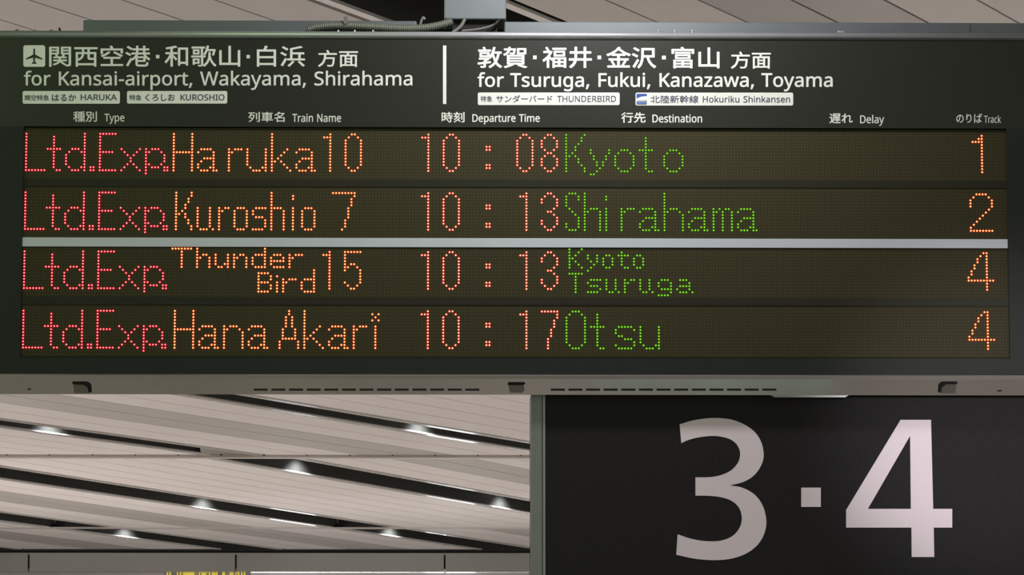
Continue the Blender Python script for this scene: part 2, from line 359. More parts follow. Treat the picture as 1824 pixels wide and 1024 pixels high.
# ------------------------------------------------------------------ lettering: glyph outlines in thousandths of the type size
GLYPH_DATA = """
,|215|154,84 136,23 111,-42 85,-103 33,-103 49,-38 63,31 73,93 148,93
-|258|32,184 32,246 226,246 226,184
A|512|437,0 368,177 141,177 73,0 0,0 224,575 289,575 512,0/255,500 165,241 346,241
B|521|241,573 336,565 404,541 434,515 453,478 459,431 446,371 409,328 350,304 415,279 461,236 474,203 478,163 472,115 454,74 425,42 385,19 337,5 279,0 78,0 78,573/256,329 318,335 357,352 377,382 384,423 376,463 351,490 308,506 245,511 150,511 150,329/150,269 150,61 265,61 330,68 371,91 394,125 401,168 388,221 370,241 344,256 260,269
D|585|536,292 528,203 501,131 457,74 399,33 325,8 237,0 78,0 78,573 254,573 335,565 404,540 460,501 502,446 528,377/460,289 454,359 435,415 404,457 361,487 308,505 244,511 150,511 150,62 228,62 299,68 357,87 402,119 434,164 454,220
E|446|398,0 78,0 78,573 398,573 398,509 150,509 150,330 383,330 383,268 150,268 150,63 398,63
F|416|150,0 78,0 78,573 398,573 398,509 150,509 150,306 383,306 383,243 150,243
H|594|516,0 443,0 443,267 150,267 150,0 78,0 78,573 150,573 150,330 443,330 443,573 516,573
I|272|239,0 32,0 32,42 99,57 99,515 32,531 32,573 239,573 239,531 172,515 172,57 239,42
K|496|496,0 411,0 209,273 150,222 150,0 78,0 78,573 150,573 150,290 249,399 403,573 488,573 261,323
N|609|532,0 447,0 141,476 144,0 78,0 78,573 161,573 467,99 468,137 464,249 464,573 532,573
O|626|577,287 573,224 561,166 540,116 510,73 473,38 428,13 375,-3 314,-8 251,-3 196,13 151,39 114,73 85,116 65,167 49,288 56,370 78,442 114,500 166,545 232,572 314,581 393,572 459,545 510,501 547,442 570,370/125,287 130,220 145,163 171,117 207,83 255,62 314,55 373,62 420,83 456,117 481,163 496,220 501,287 490,384 456,457 421,491 373,511 314,518 255,511 207,490 171,457 145,411 130,354
R|499|236,573 301,568 353,555 393,532 422,500 439,460 444,410 440,368 427,334 385,285 330,257 487,0 403,0 264,237 150,237 150,0 78,0 78,573/232,510 150,510 150,298 236,298 296,304 338,325 362,359 370,407 366,440 355,467 336,486 310,500
S|440|403,153 396,106 378,66 348,35 307,11 257,-3 198,-8 137,-5 83,4 41,19 41,88 113,65 201,55 273,66 316,98 330,147 318,194 277,230 131,294 85,330 57,375 48,435 54,477 71,513 99,542 136,563 180,576 231,581 318,572 389,549 366,487 302,508 229,517 169,507 133,478 121,434 133,386 172,351 332,279 385,228 398,194
T|446|259,0 187,0 187,509 8,509 8,573 437,573 437,509 259,509
U|586|513,202 507,146 489,95 459,52 416,20 360,-1 290,-8 225,-2 171,18 128,50 97,93 78,144 72,204 72,573 144,573 144,201 154,139 182,93 228,64 294,55 342,59 379,73 407,96 427,126 442,202 442,573 513,573
W|746|735,573 583,0 510,0 370,488 234,0 161,0 10,573 85,573 201,87 333,573 407,573 532,151 544,87 550,129 660,573
a|450|231,437 299,428 347,403 376,358 385,293 385,0 334,0 320,61 279,22 234,-1 172,-8 103,6 75,23 55,48 41,80 37,119 50,176 87,219 152,245 243,257 316,259 316,285 310,330 293,359 265,375 227,380 163,370 106,347 84,400 151,426/252,208 184,200 141,182 118,155 110,119 115,87 132,66 157,53 188,49 238,56 279,79 306,117 315,172 315,210
c|385|241,-8 187,-2 139,15 99,45 69,87 50,143 44,213 51,284 71,342 102,385 142,415 191,432 245,438 309,431 358,415 337,356 292,370 244,376 204,371 172,358 148,335 131,303 117,213 131,126 148,94 172,71 202,58 240,53 302,60 351,78 351,15 304,-2
e|452|234,438 286,432 329,414 364,385 390,346 406,299 411,244 411,201 117,201 127,137 154,90 197,62 254,52 327,60 392,82 392,20 327,-1 251,-8 194,-2 143,17 101,48 70,91 51,146 44,212 50,277 68,333 96,378 134,411 181,431/233,380 188,372 154,348 130,309 119,257 338,257 326,322 292,364 266,376
f|276|266,375 158,375 158,0 87,0 87,375 12,375 12,408 87,432 87,457 92,507 104,547 124,577 152,597 186,609 227,613 274,609 310,599 292,544 262,552 228,556 197,550 175,532 162,502 158,458 158,430 266,430
g|493|221,438 297,422 329,402 355,373 369,430 425,430 425,-7 420,-63 404,-109 378,-146 341,-172 293,-187 233,-192 147,-186 78,-165 78,-100 149,-125 237,-134 286,-126 324,-101 347,-63 355,-13 358,57 329,28 299,8 221,-8 170,-2 126,18 91,51 56,121 44,214 56,306 91,377 126,411 169,431/230,379 197,374 169,359 147,336 130,303 117,213 124,143 146,92 182,60 232,50 288,58 326,85 349,131 356,197 356,214 343,309 326,340 302,362 270,374
h|496|135,370 140,370 174,407 221,429 273,437 321,433 360,421 391,400 413,370 426,330 431,280 431,0 361,0 361,275 355,321 338,353 308,372 265,379 222,374 189,360 166,338 150,308 139,222 139,0 68,0 68,609 139,609
i|207|139,430 139,0 68,0 68,430/104,591 133,580 145,546 133,512 104,501 75,512 63,546 75,580
k|428|135,221 189,285 326,430 409,430 235,246 421,0 336,0 187,200 138,158 138,0 68,0 68,609 138,609
l|207|139,0 68,0 68,609 139,609
m|750|540,438 603,429 649,401 676,352 685,280 685,0 615,0 615,277 610,321 594,353 567,372 528,379 474,369 438,342 418,298 411,237 411,0 342,0 342,277 332,333 303,367 253,379 215,374 185,360 164,338 150,308 139,223 139,0 68,0 68,430 125,430 136,371 173,409 217,431 266,438 312,433 349,420 378,398 398,366 427,398 461,420 499,433
n|496|275,438 343,429 391,401 421,352 431,280 431,0 361,0 361,275 355,321 338,353 308,372 265,379 204,368 166,338 146,289 139,223 139,0 68,0 68,430 125,430 136,371 175,409 222,431
o|485|442,216 428,121 388,51 324,7 241,-8 163,7 100,51 59,121 44,216 50,282 68,336 97,380 137,412 186,431 244,438 299,431 347,412 387,380 417,336 436,282/117,216 130,128 147,95 172,71 203,56 243,51 282,56 314,71 339,95 356,128 369,216 355,303 338,335 314,359 282,374 242,379 185,368 147,335 124,284
p|493|273,438 322,432 365,413 401,383 428,339 444,284 449,216 444,148 427,93 401,49 365,17 322,-2 272,-8 213,1 170,24 139,55 134,55 139,-16 139,-192 68,-192 68,430 126,430 136,371 170,405 213,429/260,379 221,374 190,362 167,342 152,313 139,229 139,216 150,126 165,93 188,70 220,55 261,51 297,56 326,72 348,98 364,131 376,217 369,283 348,334 311,367
r|331|269,438 295,437 319,433 310,368 264,374 217,363 176,334 149,289 139,229 139,0 68,0 68,430 126,430 134,351 170,395 214,426
s|384|348,119 343,80 327,49 302,24 268,6 176,-8 99,-1 42,19 42,83 104,60 178,49 224,53 256,66 274,86 280,112 271,141 239,167 103,228 57,266 45,292 41,324 52,372 85,408 137,430 202,438 275,430 339,409 315,353 258,372 197,380 131,366 114,350 108,328 119,298 154,274 289,215 333,176
t|289|212,50 245,53 272,59 272,5 240,-4 200,-8 138,4 112,20 91,44 78,79 74,125 74,375 13,375 13,409 75,437 103,528 144,528 144,430 269,430 269,375 144,375 144,127 149,93 163,69 185,54
u|496|427,430 427,0 370,0 359,57 321,20 273,-1 220,-8 173,-4 134,8 103,29 81,59 68,99 63,148 63,430 135,430 135,153 141,108 158,76 188,57 230,51 273,55 306,69 330,91 345,121 357,206 357,430
w|630|316,357 308,335 207,1 127,1 9,431 82,431 169,73 178,97 277,431 354,431 451,109 457,74 549,431 621,431 502,1 419,1
y|409|1,430 76,430 205,68 245,186 333,430 409,430 224,-59 188,-130 138,-176 106,-188 67,-192 34,-190 9,-186 9,-130 56,-135 99,-126 130,-99 152,-59 174,-2
z|377|346,0 31,0 31,47 262,375 45,375 45,430 340,430 340,377 112,55 346,55
お|350|252,241 240,220 318,167 333,190/114,98 115,36 112,23 102,19 78,27 64,48 78,74/42,217 43,190 88,188 114,189 113,124 76,103 48,76 37,47 50,18 79,-3 110,-11 132,-2 140,32 139,108 215,121 246,116 267,101 276,76 267,49 246,31 217,21 176,19 186,-10 229,-5 270,12 295,39 304,76 292,113 261,137 216,146 139,133 139,192 213,204 212,232 140,218 141,256 144,280 113,280 114,215 87,214
か|350|274,236 248,224 285,164 311,98 338,111 310,175/27,196 30,166 106,175 78,88 32,0 61,-11 107,87 134,178 172,180 192,178 205,166 209,142 205,83 193,35 180,20 162,17 119,24 124,-5 165,-10 195,-4 216,19 232,78 236,146 229,182 208,200 180,205 140,202 153,273 121,277 112,200 58,196
く|350|246,258 221,282 201,258 97,170 75,146 74,125 95,100 205,3 229,-23 254,0 123,113 108,129 108,141 122,156
し|350|119,273 84,273 86,237 83,60 94,15 124,-10 168,-18 235,-5 283,25 314,60 294,83 265,48 224,22 169,11 139,16 119,32 112,63 116,237
の|350|167,225 147,130 120,67 94,48 78,54 64,75 58,111 71,160 109,202/196,225 246,208 278,172 289,124 276,72 243,37 200,20 170,15 187,-11 258,12 302,58 318,123 301,188 255,234 184,251 106,231 51,180 31,109 40,59 63,27 93,15 124,28 151,64 175,124
は|350|89,268 58,270 40,98 54,-13 78,-11 77,1 79,17 104,94 89,105 69,54 66,103 83,244/237,65 234,32 222,19 199,14 168,21 156,42 169,63 201,70/262,270 231,270 232,205 199,204 140,207 140,181 199,178 232,179 236,89 203,92 164,85 139,66 131,39 139,12 164,-5 204,-11 240,-3 259,18 264,53 317,12 333,36 302,60 263,81 259,181 320,187 320,214 259,206
ば|350|81,264 50,266 32,94 45,-17 70,-15 70,13 95,90 81,102 61,50 57,99 75,240/284,277 267,272 287,222 305,229/319,288 302,283 322,234 340,240/228,61 229,49 225,29 213,16 190,11 160,18 148,38 160,59 192,67/254,266 222,266 224,244 224,201 190,200 131,203 131,177 224,175 227,85 195,88 156,81 131,62 123,36 131,9 156,-9 195,-15 232,-7 251,14 256,49 309,8 324,32 293,56 255,77 251,177 311,183 311,210 251,202 251,245
り|350|119,276 88,277 74,134 78,78 105,81 104,124 119,172 151,215 193,233 224,221 242,187 249,138 230,68 182,27 113,8 130,-18 206,8 258,58 277,138 267,202 239,244 197,258 156,246 123,215 102,179
る|350|203,12 175,9 141,17 128,37 136,53 156,59 189,46/83,258 84,229 215,236 39,89 59,68 101,107 142,130 193,138 234,130 261,109 272,78 260,41 228,18 217,49 194,72 157,80 128,74 109,57 103,35 112,9 138,-9 179,-15 243,-4 285,29 300,78 287,120 252,149 200,160 151,153 263,244 247,264 228,261 108,257
れ|350|103,252 101,219 50,213 28,213 30,184 99,193 97,159 19,52 37,28 94,111 91,-13 122,-13 120,8 120,134 173,180 223,201 244,194 251,172 238,42 249,9 277,-2 311,5 341,27 336,57 310,35 284,28 270,34 265,49 278,180 273,205 257,221 230,227 173,207 122,168 124,188 139,213 129,225 134,277 101,278
ろ|350|81,256 82,226 107,229 211,234 38,86 59,64 100,102 143,127 195,137 234,130 260,110 269,80 249,37 193,15 109,14 116,-14 215,-9 277,24 298,80 286,122 252,150 200,160 150,151 247,230 263,241 246,261 226,258 106,255
サ|350|23,202 23,172 96,173 95,85 126,85 124,117 124,173 224,173 224,159 213,81 182,35 129,6 152,-16 214,25 244,81 252,173 323,172 323,202 252,200 252,244 254,272 222,272 224,244 224,200 124,200 124,245 126,270 95,270 96,200
ダ|350|306,296 288,289 317,240 335,249/176,267 145,277 133,249 94,190 21,127 44,109 97,154 137,202 256,202 238,154 208,105 134,152 115,133 189,82 132,34 54,-2 79,-24 156,16 213,65 251,34 271,58 231,88 265,144 294,216 278,226 297,234 268,282 249,274 277,227 271,230 248,227 154,227
ド|350|230,252 210,243 242,190 262,199/272,270 253,261 285,208 305,218/107,26 105,-15 138,-15 136,26 136,141 273,85 286,115 136,173 136,230 139,266 104,266 107,230
バ|350|268,273 249,265 278,216 297,225/306,287 288,279 317,231 336,239/76,105 22,10 52,-2 104,94 136,203 142,229 111,235/249,119 288,-2 319,8 277,128 226,239 198,229
ン|350|79,257 60,235 147,162 169,184/49,22 68,-7 145,16 206,48 275,106 323,172 306,202 261,134 189,73 130,43
ー|350|36,152 36,117 84,119 277,119 314,117 314,152 276,150 84,150
井|350|32,222 32,195 100,195 98,113 21,113 21,86 94,86 72,33 25,-12 47,-32 86,3 110,43 123,86 225,86 225,-28 252,-28 252,86 330,86 330,113 252,113 252,195 321,195 321,222 252,222 252,293 225,293 225,222 127,222 127,293 100,293 100,222/126,113 127,195 225,195 225,113
先|350|162,294 162,239 100,239 113,280 86,286 67,227 36,173 58,161 90,214 162,214 162,144 21,144 21,118 113,118 102,65 73,22 16,-8 33,-30 95,6 127,55 140,118 207,118 207,15 210,-8 222,-19 246,-22 296,-22 317,-17 329,3 334,44 310,55 306,12 293,3 249,3 236,5 233,15 233,118 329,118 329,144 188,144 188,214 304,214 304,239 188,239 188,294
列|350|225,254 225,57 251,57 251,254/297,292 297,6 289,-1 246,-1 255,-27 309,-22 320,-12 324,6 324,292/63,106 117,63 76,20 28,-8 43,-30 110,16 160,89 189,193 173,198 90,197 105,250 200,250 200,275 21,275 21,250 78,250 54,174 19,114 39,97 81,173 161,173 131,86 78,125
別|350|208,252 208,58 233,58 233,252/293,287 293,7 284,-2 231,-2 241,-28 304,-23 316,-13 320,7 320,287/57,255 147,255 147,187 57,187/33,278 33,163 72,163 65,98 47,37 12,-11 30,-29 61,7 80,52 91,102 149,102 136,-1 124,-5 84,-3 91,-27 134,-27 157,-16 167,20 174,125 94,125 97,163 172,163 172,278
刻|350|298,290 298,6 290,-2 242,-2 251,-27 309,-22 320,-13 324,6 324,290/235,254 235,58 260,58 260,254/161,202 140,168 69,165 118,227 210,227 210,251 138,251 114,296 90,289 109,251 19,251 19,227 88,227 49,176 29,162 37,138 121,146 76,104 23,72 40,51 96,88 146,137 185,195/184,136 141,78 85,30 21,-5 37,-27 140,43 195,-12 214,5 157,59 208,126
北|350|12,43 24,17 113,54 113,-25 139,-25 139,288 113,288 113,205 22,205 22,179 113,179 113,81/312,234 225,171 225,287 198,287 198,28 202,-1 215,-16 241,-20 297,-20 323,-12 336,16 341,67 316,79 311,21 295,6 243,6 228,10 225,28 225,144 332,211
名|350|92,185 146,142 82,114 16,96 30,71 88,89 88,-28 114,-28 114,-9 271,-9 271,-28 297,-28 297,119 158,119 213,154 260,198 296,250 278,261 273,259 150,259 172,289 142,295 97,243 24,196 43,175 126,235 257,235 219,192 171,156 112,200/271,15 114,15 114,95 271,95
和|350|186,262 186,-12 211,-12 211,16 290,16 290,-10 316,-10 316,262/211,42 211,236 290,236 290,42/154,291 21,262 28,241 86,249 86,190 18,190 18,166 80,166 48,100 9,47 23,22 57,69 86,128 86,-27 112,-27 112,127 155,67 171,89 112,157 112,166 174,166 174,190 112,190 112,254 171,270
富|350|74,221 74,202 276,202 276,221/99,164 248,164 248,137 99,137/75,183 75,118 274,118 274,183/161,78 161,50 77,50 77,78/186,78 276,78 276,50 186,50/161,32 161,4 77,4 77,32/186,32 276,32 276,4 186,4/52,98 52,-29 77,-29 77,-16 276,-16 276,-27 301,-27 301,98/149,291 162,266 28,266 28,199 54,199 54,243 297,243 297,199 323,199 323,266 194,266 176,298
山|350|38,221 38,-1 286,-1 286,-27 313,-27 313,222 286,222 286,26 188,26 188,290 161,290 161,26 65,26 65,221
幹|350|54,136 132,136 132,107 54,107/54,182 132,182 132,155 54,155/245,300 208,235 157,186 157,204 106,204 106,231 167,231 167,255 106,255 106,294 81,294 81,255 18,255 18,231 81,231 81,204 30,204 30,86 81,86 81,59 14,59 14,35 81,35 81,-28 106,-28 106,35 171,35 171,59 106,59 106,86 157,86 157,180 171,164 212,200 247,250 284,202 324,165 341,183 296,221 258,270 268,293/171,87 171,63 236,63 236,-28 262,-28 262,63 327,63 327,87 262,87 262,145 311,145 311,169 185,169 185,145 236,145 236,87
急|350|92,63 92,12 96,-9 112,-20 143,-23 224,-23 250,-19 264,-3 270,30 245,39 240,8 222,1 145,1 123,3 118,12 118,63/144,73 194,15 216,29 164,86/269,63 308,-12 333,-1 292,72/51,63 15,-4 39,-15 74,53/113,295 76,245 18,199 36,180 62,198 62,190 261,190 261,161 66,161 66,140 261,140 261,110 54,110 54,88 287,88 287,212 216,212 246,257 229,269 127,268 141,290/78,212 111,246 210,246 186,212
敦|350|63,193 145,193 145,163 63,163/40,213 40,144 169,144 169,213/225,197 283,197 255,91/225,294 203,210 169,142 187,121 210,160 241,64 207,23 162,-8 179,-29 221,2 254,39 284,1 321,-27 339,-5 299,23 269,63 292,124 308,197 333,197 333,222 234,222 250,289/81,290 96,253 22,253 22,230 189,230 189,253 122,253 105,296/95,82 95,60 14,50 17,27 95,37 95,2 89,-4 49,-3 57,-25 107,-22 117,-14 119,1 119,41 186,50 186,71 119,63 119,74 175,114 160,126 31,125 31,104 132,104
新|350|126,75 155,18 173,29 144,84/47,82 14,24 33,11 69,77/194,261 194,140 192,90 183,38 161,-9 181,-25 205,27 216,85 218,151 271,151 271,-26 297,-26 297,151 335,151 335,176 218,176 218,243 325,269 303,288/75,290 90,257 21,257 21,235 176,235 176,257 118,257 99,296/132,234 113,178 16,178 16,155 88,155 88,119 18,119 18,96 88,96 88,6 84,2 57,2 64,-21 102,-16 112,6 112,96 178,96 178,119 112,119 112,155 182,155 182,178 137,178 157,228/44,228 58,178 81,184 65,233
方|350|154,286 178,234 24,234 24,208 119,208 111,126 82,50 16,-8 35,-29 89,13 122,66 139,126 265,126 255,39 242,4 225,0 166,2 175,-23 234,-24 265,-12 281,32 293,152 144,152 148,208 328,208 328,234 180,234 205,244 179,296
時|350|156,73 200,12 223,25 177,85/221,294 221,252 147,252 147,229 221,229 221,185 133,185 133,161 267,161 267,121 134,121 134,98 267,98 267,4 260,-3 213,-3 222,-28 279,-23 290,-14 293,3 293,98 334,98 334,121 293,121 293,161 338,161 338,185 247,185 247,229 323,229 323,252 247,252 247,294/102,146 102,65 51,65 51,146/102,169 51,169 51,247 102,247/27,271 27,12 51,12 51,41 127,41 127,271
歌|350|56,214 97,214 97,180 56,180/36,234 36,161 118,161 118,234/14,138 14,115 144,115 144,-1 139,-7 103,-6 111,-26 156,-22 165,-16 168,-1 168,115 200,115 200,138 166,138 166,254 192,254 192,277 18,277 18,254 142,254 142,138/33,93 33,2 55,2 55,18 119,18 119,93/55,74 98,74 98,37 55,37/221,294 203,219 175,159 197,146 228,214 307,214 292,149 313,143 336,234 318,239 235,238 246,290/244,193 240,113 220,50 172,-11 189,-29 235,24 258,81 285,21 327,-28 344,-8 308,31 283,78 268,140 268,193
沢|350|32,272 96,231 111,253 47,291/13,178 78,139 93,161 27,197/23,-6 46,-23 105,91 85,107/169,165 169,252 292,252 292,165/143,277 143,176 140,113 124,47 88,-14 110,-29 143,23 161,81 168,139 211,139 236,69 272,12 321,-28 341,-5 295,29 261,79 237,139 319,139 319,277
浜|350|33,271 98,228 114,249 49,289/13,180 79,139 94,161 28,199/18,-7 44,-20 97,90 74,103/169,57 142,19 109,-12 132,-29 196,49/245,46 311,-26 334,-12 268,58/143,257 143,95 104,95 104,72 336,72 336,95 278,95 278,167 327,167 327,192 169,192 169,240 307,273 281,291/252,95 169,95 169,167 252,167
港|350|30,272 90,232 105,254 45,291/12,178 72,141 88,162 27,197/173,107 255,107 255,70 173,70/250,294 250,252 181,252 181,294 156,294 156,252 109,252 109,228 156,228 156,188 94,188 94,164 157,164 130,124 96,93 79,105 22,-7 45,-23 96,81 106,68 148,107 148,13 152,-10 167,-21 196,-25 275,-25 300,-20 313,-4 318,29 296,38 290,6 273,-1 198,-1 177,1 173,13 173,49 279,49 279,115 325,71 343,92 305,122 276,164 338,164 338,188 276,188 276,228 328,228 328,252 276,252 276,294/163,128 183,164 250,164 270,128/181,228 250,228 250,188 181,188
特|350|160,74 203,17 224,30 180,86/225,294 225,256 157,256 157,232 225,232 225,188 136,188 136,163 268,163 268,121 142,121 142,96 268,96 268,5 261,-2 215,-2 223,-28 278,-23 290,-14 293,5 293,96 333,96 333,121 293,121 293,163 335,163 335,188 250,188 250,232 319,232 319,256 250,256 250,294/34,267 14,148 34,137 48,197 74,197 74,111 16,95 22,68 74,85 74,-28 99,-28 99,93 136,105 133,129 99,119 99,197 133,197 133,222 99,222 99,294 74,294 74,222 51,222 56,263
白|350|156,296 137,238 50,238 50,-28 77,-28 77,-2 273,-2 273,-26 300,-26 300,238 166,238 189,290/77,24 77,106 273,106 273,24/77,132 77,211 273,211 273,132
福|350|47,283 74,232 95,242 68,292/187,209 287,209 287,171 187,171/163,231 163,150 311,150 311,231/143,277 143,254 330,254 330,277/222,105 222,69 169,69 169,105/246,105 302,105 302,69 246,69/222,48 222,11 169,11 169,48/246,48 302,48 302,11 246,11/19,228 19,204 108,204 63,139 7,89 20,65 67,106 67,-27 93,-27 93,124 130,83 145,104 145,-28 169,-28 169,-12 302,-12 302,-27 327,-27 327,127 145,127 145,105 100,146 140,220 126,229
種|350|152,187 152,75 224,75 224,50 148,50 148,29 224,29 224,1 128,1 128,-21 338,-21 338,1 250,1 250,29 326,29 326,50 250,50 250,75 324,75 324,187 250,187 250,211 331,211 331,232 250,232 250,258 331,270 314,290 143,273 150,252 224,256 224,232 137,232 137,211 224,211 224,187/175,123 224,123 224,95 175,95/250,123 300,123 300,95 250,95/175,168 224,168 224,140 175,140/250,168 300,168 300,140 250,140/126,289 15,261 23,241 74,249 74,195 17,195 17,171 71,171 44,110 10,60 23,36 74,128 74,-27 100,-27 100,124 132,80 148,101 100,149 100,171 144,171 144,195 100,195 100,255 145,269
空|350|197,188 304,125 322,145 214,206/134,207 87,172 30,145 45,122 104,154 153,190/27,8 27,-16 325,-16 325,8 188,8 188,96 289,96 289,120 64,120 64,96 161,96 161,8/148,289 166,251 27,251 27,172 53,172 53,227 297,227 297,181 324,181 324,251 198,251 176,296
線|350|183,186 293,186 293,154 183,154/183,236 293,236 293,206 183,206/64,66 71,-9 92,-6 83,69/29,69 12,-14 33,-22 51,65/96,73 113,15 132,21 114,78/310,121 270,81 254,121 254,133 318,133 318,257 239,257 254,288 224,294 213,257 159,257 159,133 229,133 229,1 223,-4 187,-4 195,-28 242,-24 251,-15 254,1 254,67 283,21 320,-13 338,8 306,31 280,63 329,105/146,104 146,82 192,82 164,37 127,7 142,-11 175,14 203,52 221,100 206,105/23,84 110,100 114,80 135,86 115,161 95,156 105,121 55,114 133,228 110,242 84,195 48,192 100,285 76,295 31,207 12,187 21,163 69,172 40,132 14,109
行|350|152,273 152,248 325,248 325,273/93,294 57,254 12,218 28,197 119,284/137,176 137,151 255,151 255,6 246,-2 191,-1 200,-27 266,-23 278,-13 282,6 282,151 334,151 334,176/107,219 63,161 9,113 27,91 67,127 67,-29 93,-29 93,156 132,210
西|350|21,271 21,246 125,246 125,195 40,195 40,-27 65,-27 65,-5 287,-5 287,-26 313,-26 313,195 224,195 224,246 329,246 329,271/65,20 65,85 81,67 121,97 141,133 148,171 199,171 199,116 202,94 213,83 235,80 287,80 287,20/65,86 65,171 124,171 119,140 101,111/148,195 148,246 199,246 199,195/224,171 287,171 287,105 238,105 226,107 224,116
賀|350|223,255 293,255 293,207 223,207/199,275 199,186 318,186 318,275/89,111 265,111 265,87 89,87/89,70 265,70 265,46 89,46/89,152 265,152 265,129 89,129/63,170 63,28 292,28 292,170/204,10 304,-28 332,-14 225,24/122,25 19,-9 38,-29 146,14/82,294 79,270 22,270 22,248 75,248 54,210 12,183 26,164 63,185 87,213 100,248 152,248 145,208 134,205 99,207 105,186 145,185 165,193 177,270 104,270 107,294
車|350|55,212 55,76 161,76 161,47 19,47 19,23 161,23 161,-29 188,-29 188,23 333,23 333,47 188,47 188,76 296,76 296,212 188,212 188,238 321,238 321,262 188,262 188,294 161,294 161,262 29,262 29,238 161,238 161,212/81,134 161,134 161,98 81,98/188,134 270,134 270,98 188,98/81,190 161,190 161,154 81,154/188,190 270,190 270,154 188,154
遅|350|25,257 86,210 104,228 41,273/124,281 124,193 120,118 95,43 117,31 143,111 148,210 323,210 323,281/148,261 298,261 298,230 148,230/163,126 163,107 225,107 225,82 145,82 145,61 225,61 225,18 250,18 250,61 331,61 331,82 250,82 250,107 315,107 315,126 250,126 250,151 325,151 325,171 281,171 301,203 278,210 257,171 213,171 218,173 196,209 176,202 195,171 154,171 154,151 225,151 225,126/88,172 19,172 19,147 63,147 63,35 14,-5 31,-28 57,3 78,16 112,-4 153,-19 208,-23 329,-20 336,7 209,1 157,4 117,18 88,37
金|350|69,76 102,12 125,22 91,85/257,85 220,20 240,12 282,75/175,297 132,249 75,210 11,183 29,159 84,184 84,165 160,165 160,117 40,117 40,93 160,93 160,6 24,6 24,-18 327,-18 327,6 188,6 188,93 311,93 311,117 188,117 188,165 265,165 265,187 322,160 340,183 258,220 190,274 199,286/261,189 93,189 175,255
関|350|214,161 196,125 140,125 150,129 132,160 111,154 126,125 89,125 89,106 160,106 160,78 84,78 84,58 155,58 133,32 80,10 96,-8 148,16 175,43 238,-8 253,9 189,58 266,58 266,78 184,78 184,106 261,106 261,125 220,125 238,154/134,214 134,185 57,185 57,214/134,232 57,232 57,259 134,259/295,214 295,185 215,185 215,214/295,232 215,232 215,259 295,259/190,279 190,165 295,165 295,6 289,0 251,0 259,-24 308,-19 318,-10 321,6 321,279/31,279 31,-28 57,-28 57,166 159,166 159,279
陸|350|192,169 126,118 140,97 208,155/245,154 313,105 327,123 259,171/27,280 27,-27 51,-27 51,256 98,256 70,177 95,138 102,106 94,81 83,78 63,78 69,55 93,56 111,62 122,78 125,103 119,139 94,180 129,271 111,281/211,294 211,260 140,260 140,237 211,237 211,197 126,197 126,174 330,174 330,197 237,197 237,237 315,237 315,260 237,260 237,294/211,121 211,78 137,78 137,55 211,55 211,4 104,4 104,-20 335,-20 335,4 237,4 237,55 317,55 317,78 237,78 237,121
面|350|136,117 210,117 210,77 136,77/136,138 136,177 210,177 210,138/136,56 210,56 210,15 136,15/20,271 20,246 155,246 146,202 36,202 36,-28 62,-28 62,-9 287,-9 287,-28 314,-28 314,202 173,202 186,246 331,246 331,271/62,15 62,177 112,177 112,15/287,15 235,15 235,177 287,177
"""
GLYPHS = {}
for line in GLYPH_DATA.strip().split('\n'):
    ch, adv, lps = line.split('|')
    GLYPHS[ch] = (int(adv), [[tuple(map(int, q.split(','))) for q in lp.split(' ')] for lp in lps.split('/')])


def lettering(name, text, box, parent, Y, material, weight=0.0, thick=0.0006):
    """Text that fills the box (x0, y0, x1, y1 of its ink, measured on the photograph) on the plane at distance Y."""
    x, loops = 0, []
    for ch in text:
        if ch == ' ':
            x += 260
            loops.append(None)
            continue
        adv, lps = GLYPHS[ch]
        loops += [[(px + x, py) for px, py in q] for q in lps]
        x += adv
    xs = [p[0] for q in loops if q for p in q]
    ys = [p[1] for q in loops if q for p in q]
    x0, y0, x1, y1 = box
    x0, x1, y0, y1 = x0 + weight, x1 - weight, y0 + weight, y1 - weight
    kx, ky = (x1 - x0) / (max(xs) - min(xs)), (y1 - y0) / (max(ys) - min(ys))
    res = []
    xmin, ymin = min(xs), min(ys)
    for q in loops:
        if q is None:             # every word is a piece of its own
            flat(name, res, Y, thick, material, parent, weight * D / F)
            res = []
            continue
        res.append(pxloop([(x0 + (a - xmin) * kx, y1 - (b - ymin) * ky) for a, b in q], Y))
    return flat(name, res, Y, thick, material, parent, weight * D / F)


# ------------------------------------------------------------------ the ceiling: four planked bays, each a little lower than the one before
M = 1.89766                       # every plank runs along (1, M) in plan; c = x - y / M names a line
BAYS = [                          # y from, y to, y0, z0, slope, near edge of one dark slot, its width, period, planks between slots
    (2.5, 15.35, 15.3514, 2.21758, -0.011509, -5.865, 0.537, 2.61, None),
    (15.35, 30.78, 25.13748, 2.05, -0.0171247, -14.955, 0.38, 3.163, None),
    (30.78, 38.71, 30.76446, 1.95364, -0.0412732, -17.945, 0.705, 3.235, None),
    (38.71, 41.86, 38.72796, 1.62496, -0.0412732, -21.18, 0.69, 3.235, None),
]
GREY = {0: (0,), 1: (1,), 2: (0,), 3: (0, 1)}   # which of the alternate fields (0: the field above the named slot) has two grey planks


def bay_point(k, c, y, dz=0.0):
    _a, _b, y0, z0, s = BAYS[k][:5]
    return Vector((c + y / M, y, z0 + s * (y - y0) + dz))


def strip(mb, k, c0, c1, ya, yb, material, dz=0.0, h=0.03):
    q = [bay_point(k, c0, ya, dz), bay_point(k, c1, ya, dz), bay_point(k, c1, yb, dz), bay_point(k, c0, yb, dz)]
    mb.prism(q, (0, 0, h), material)


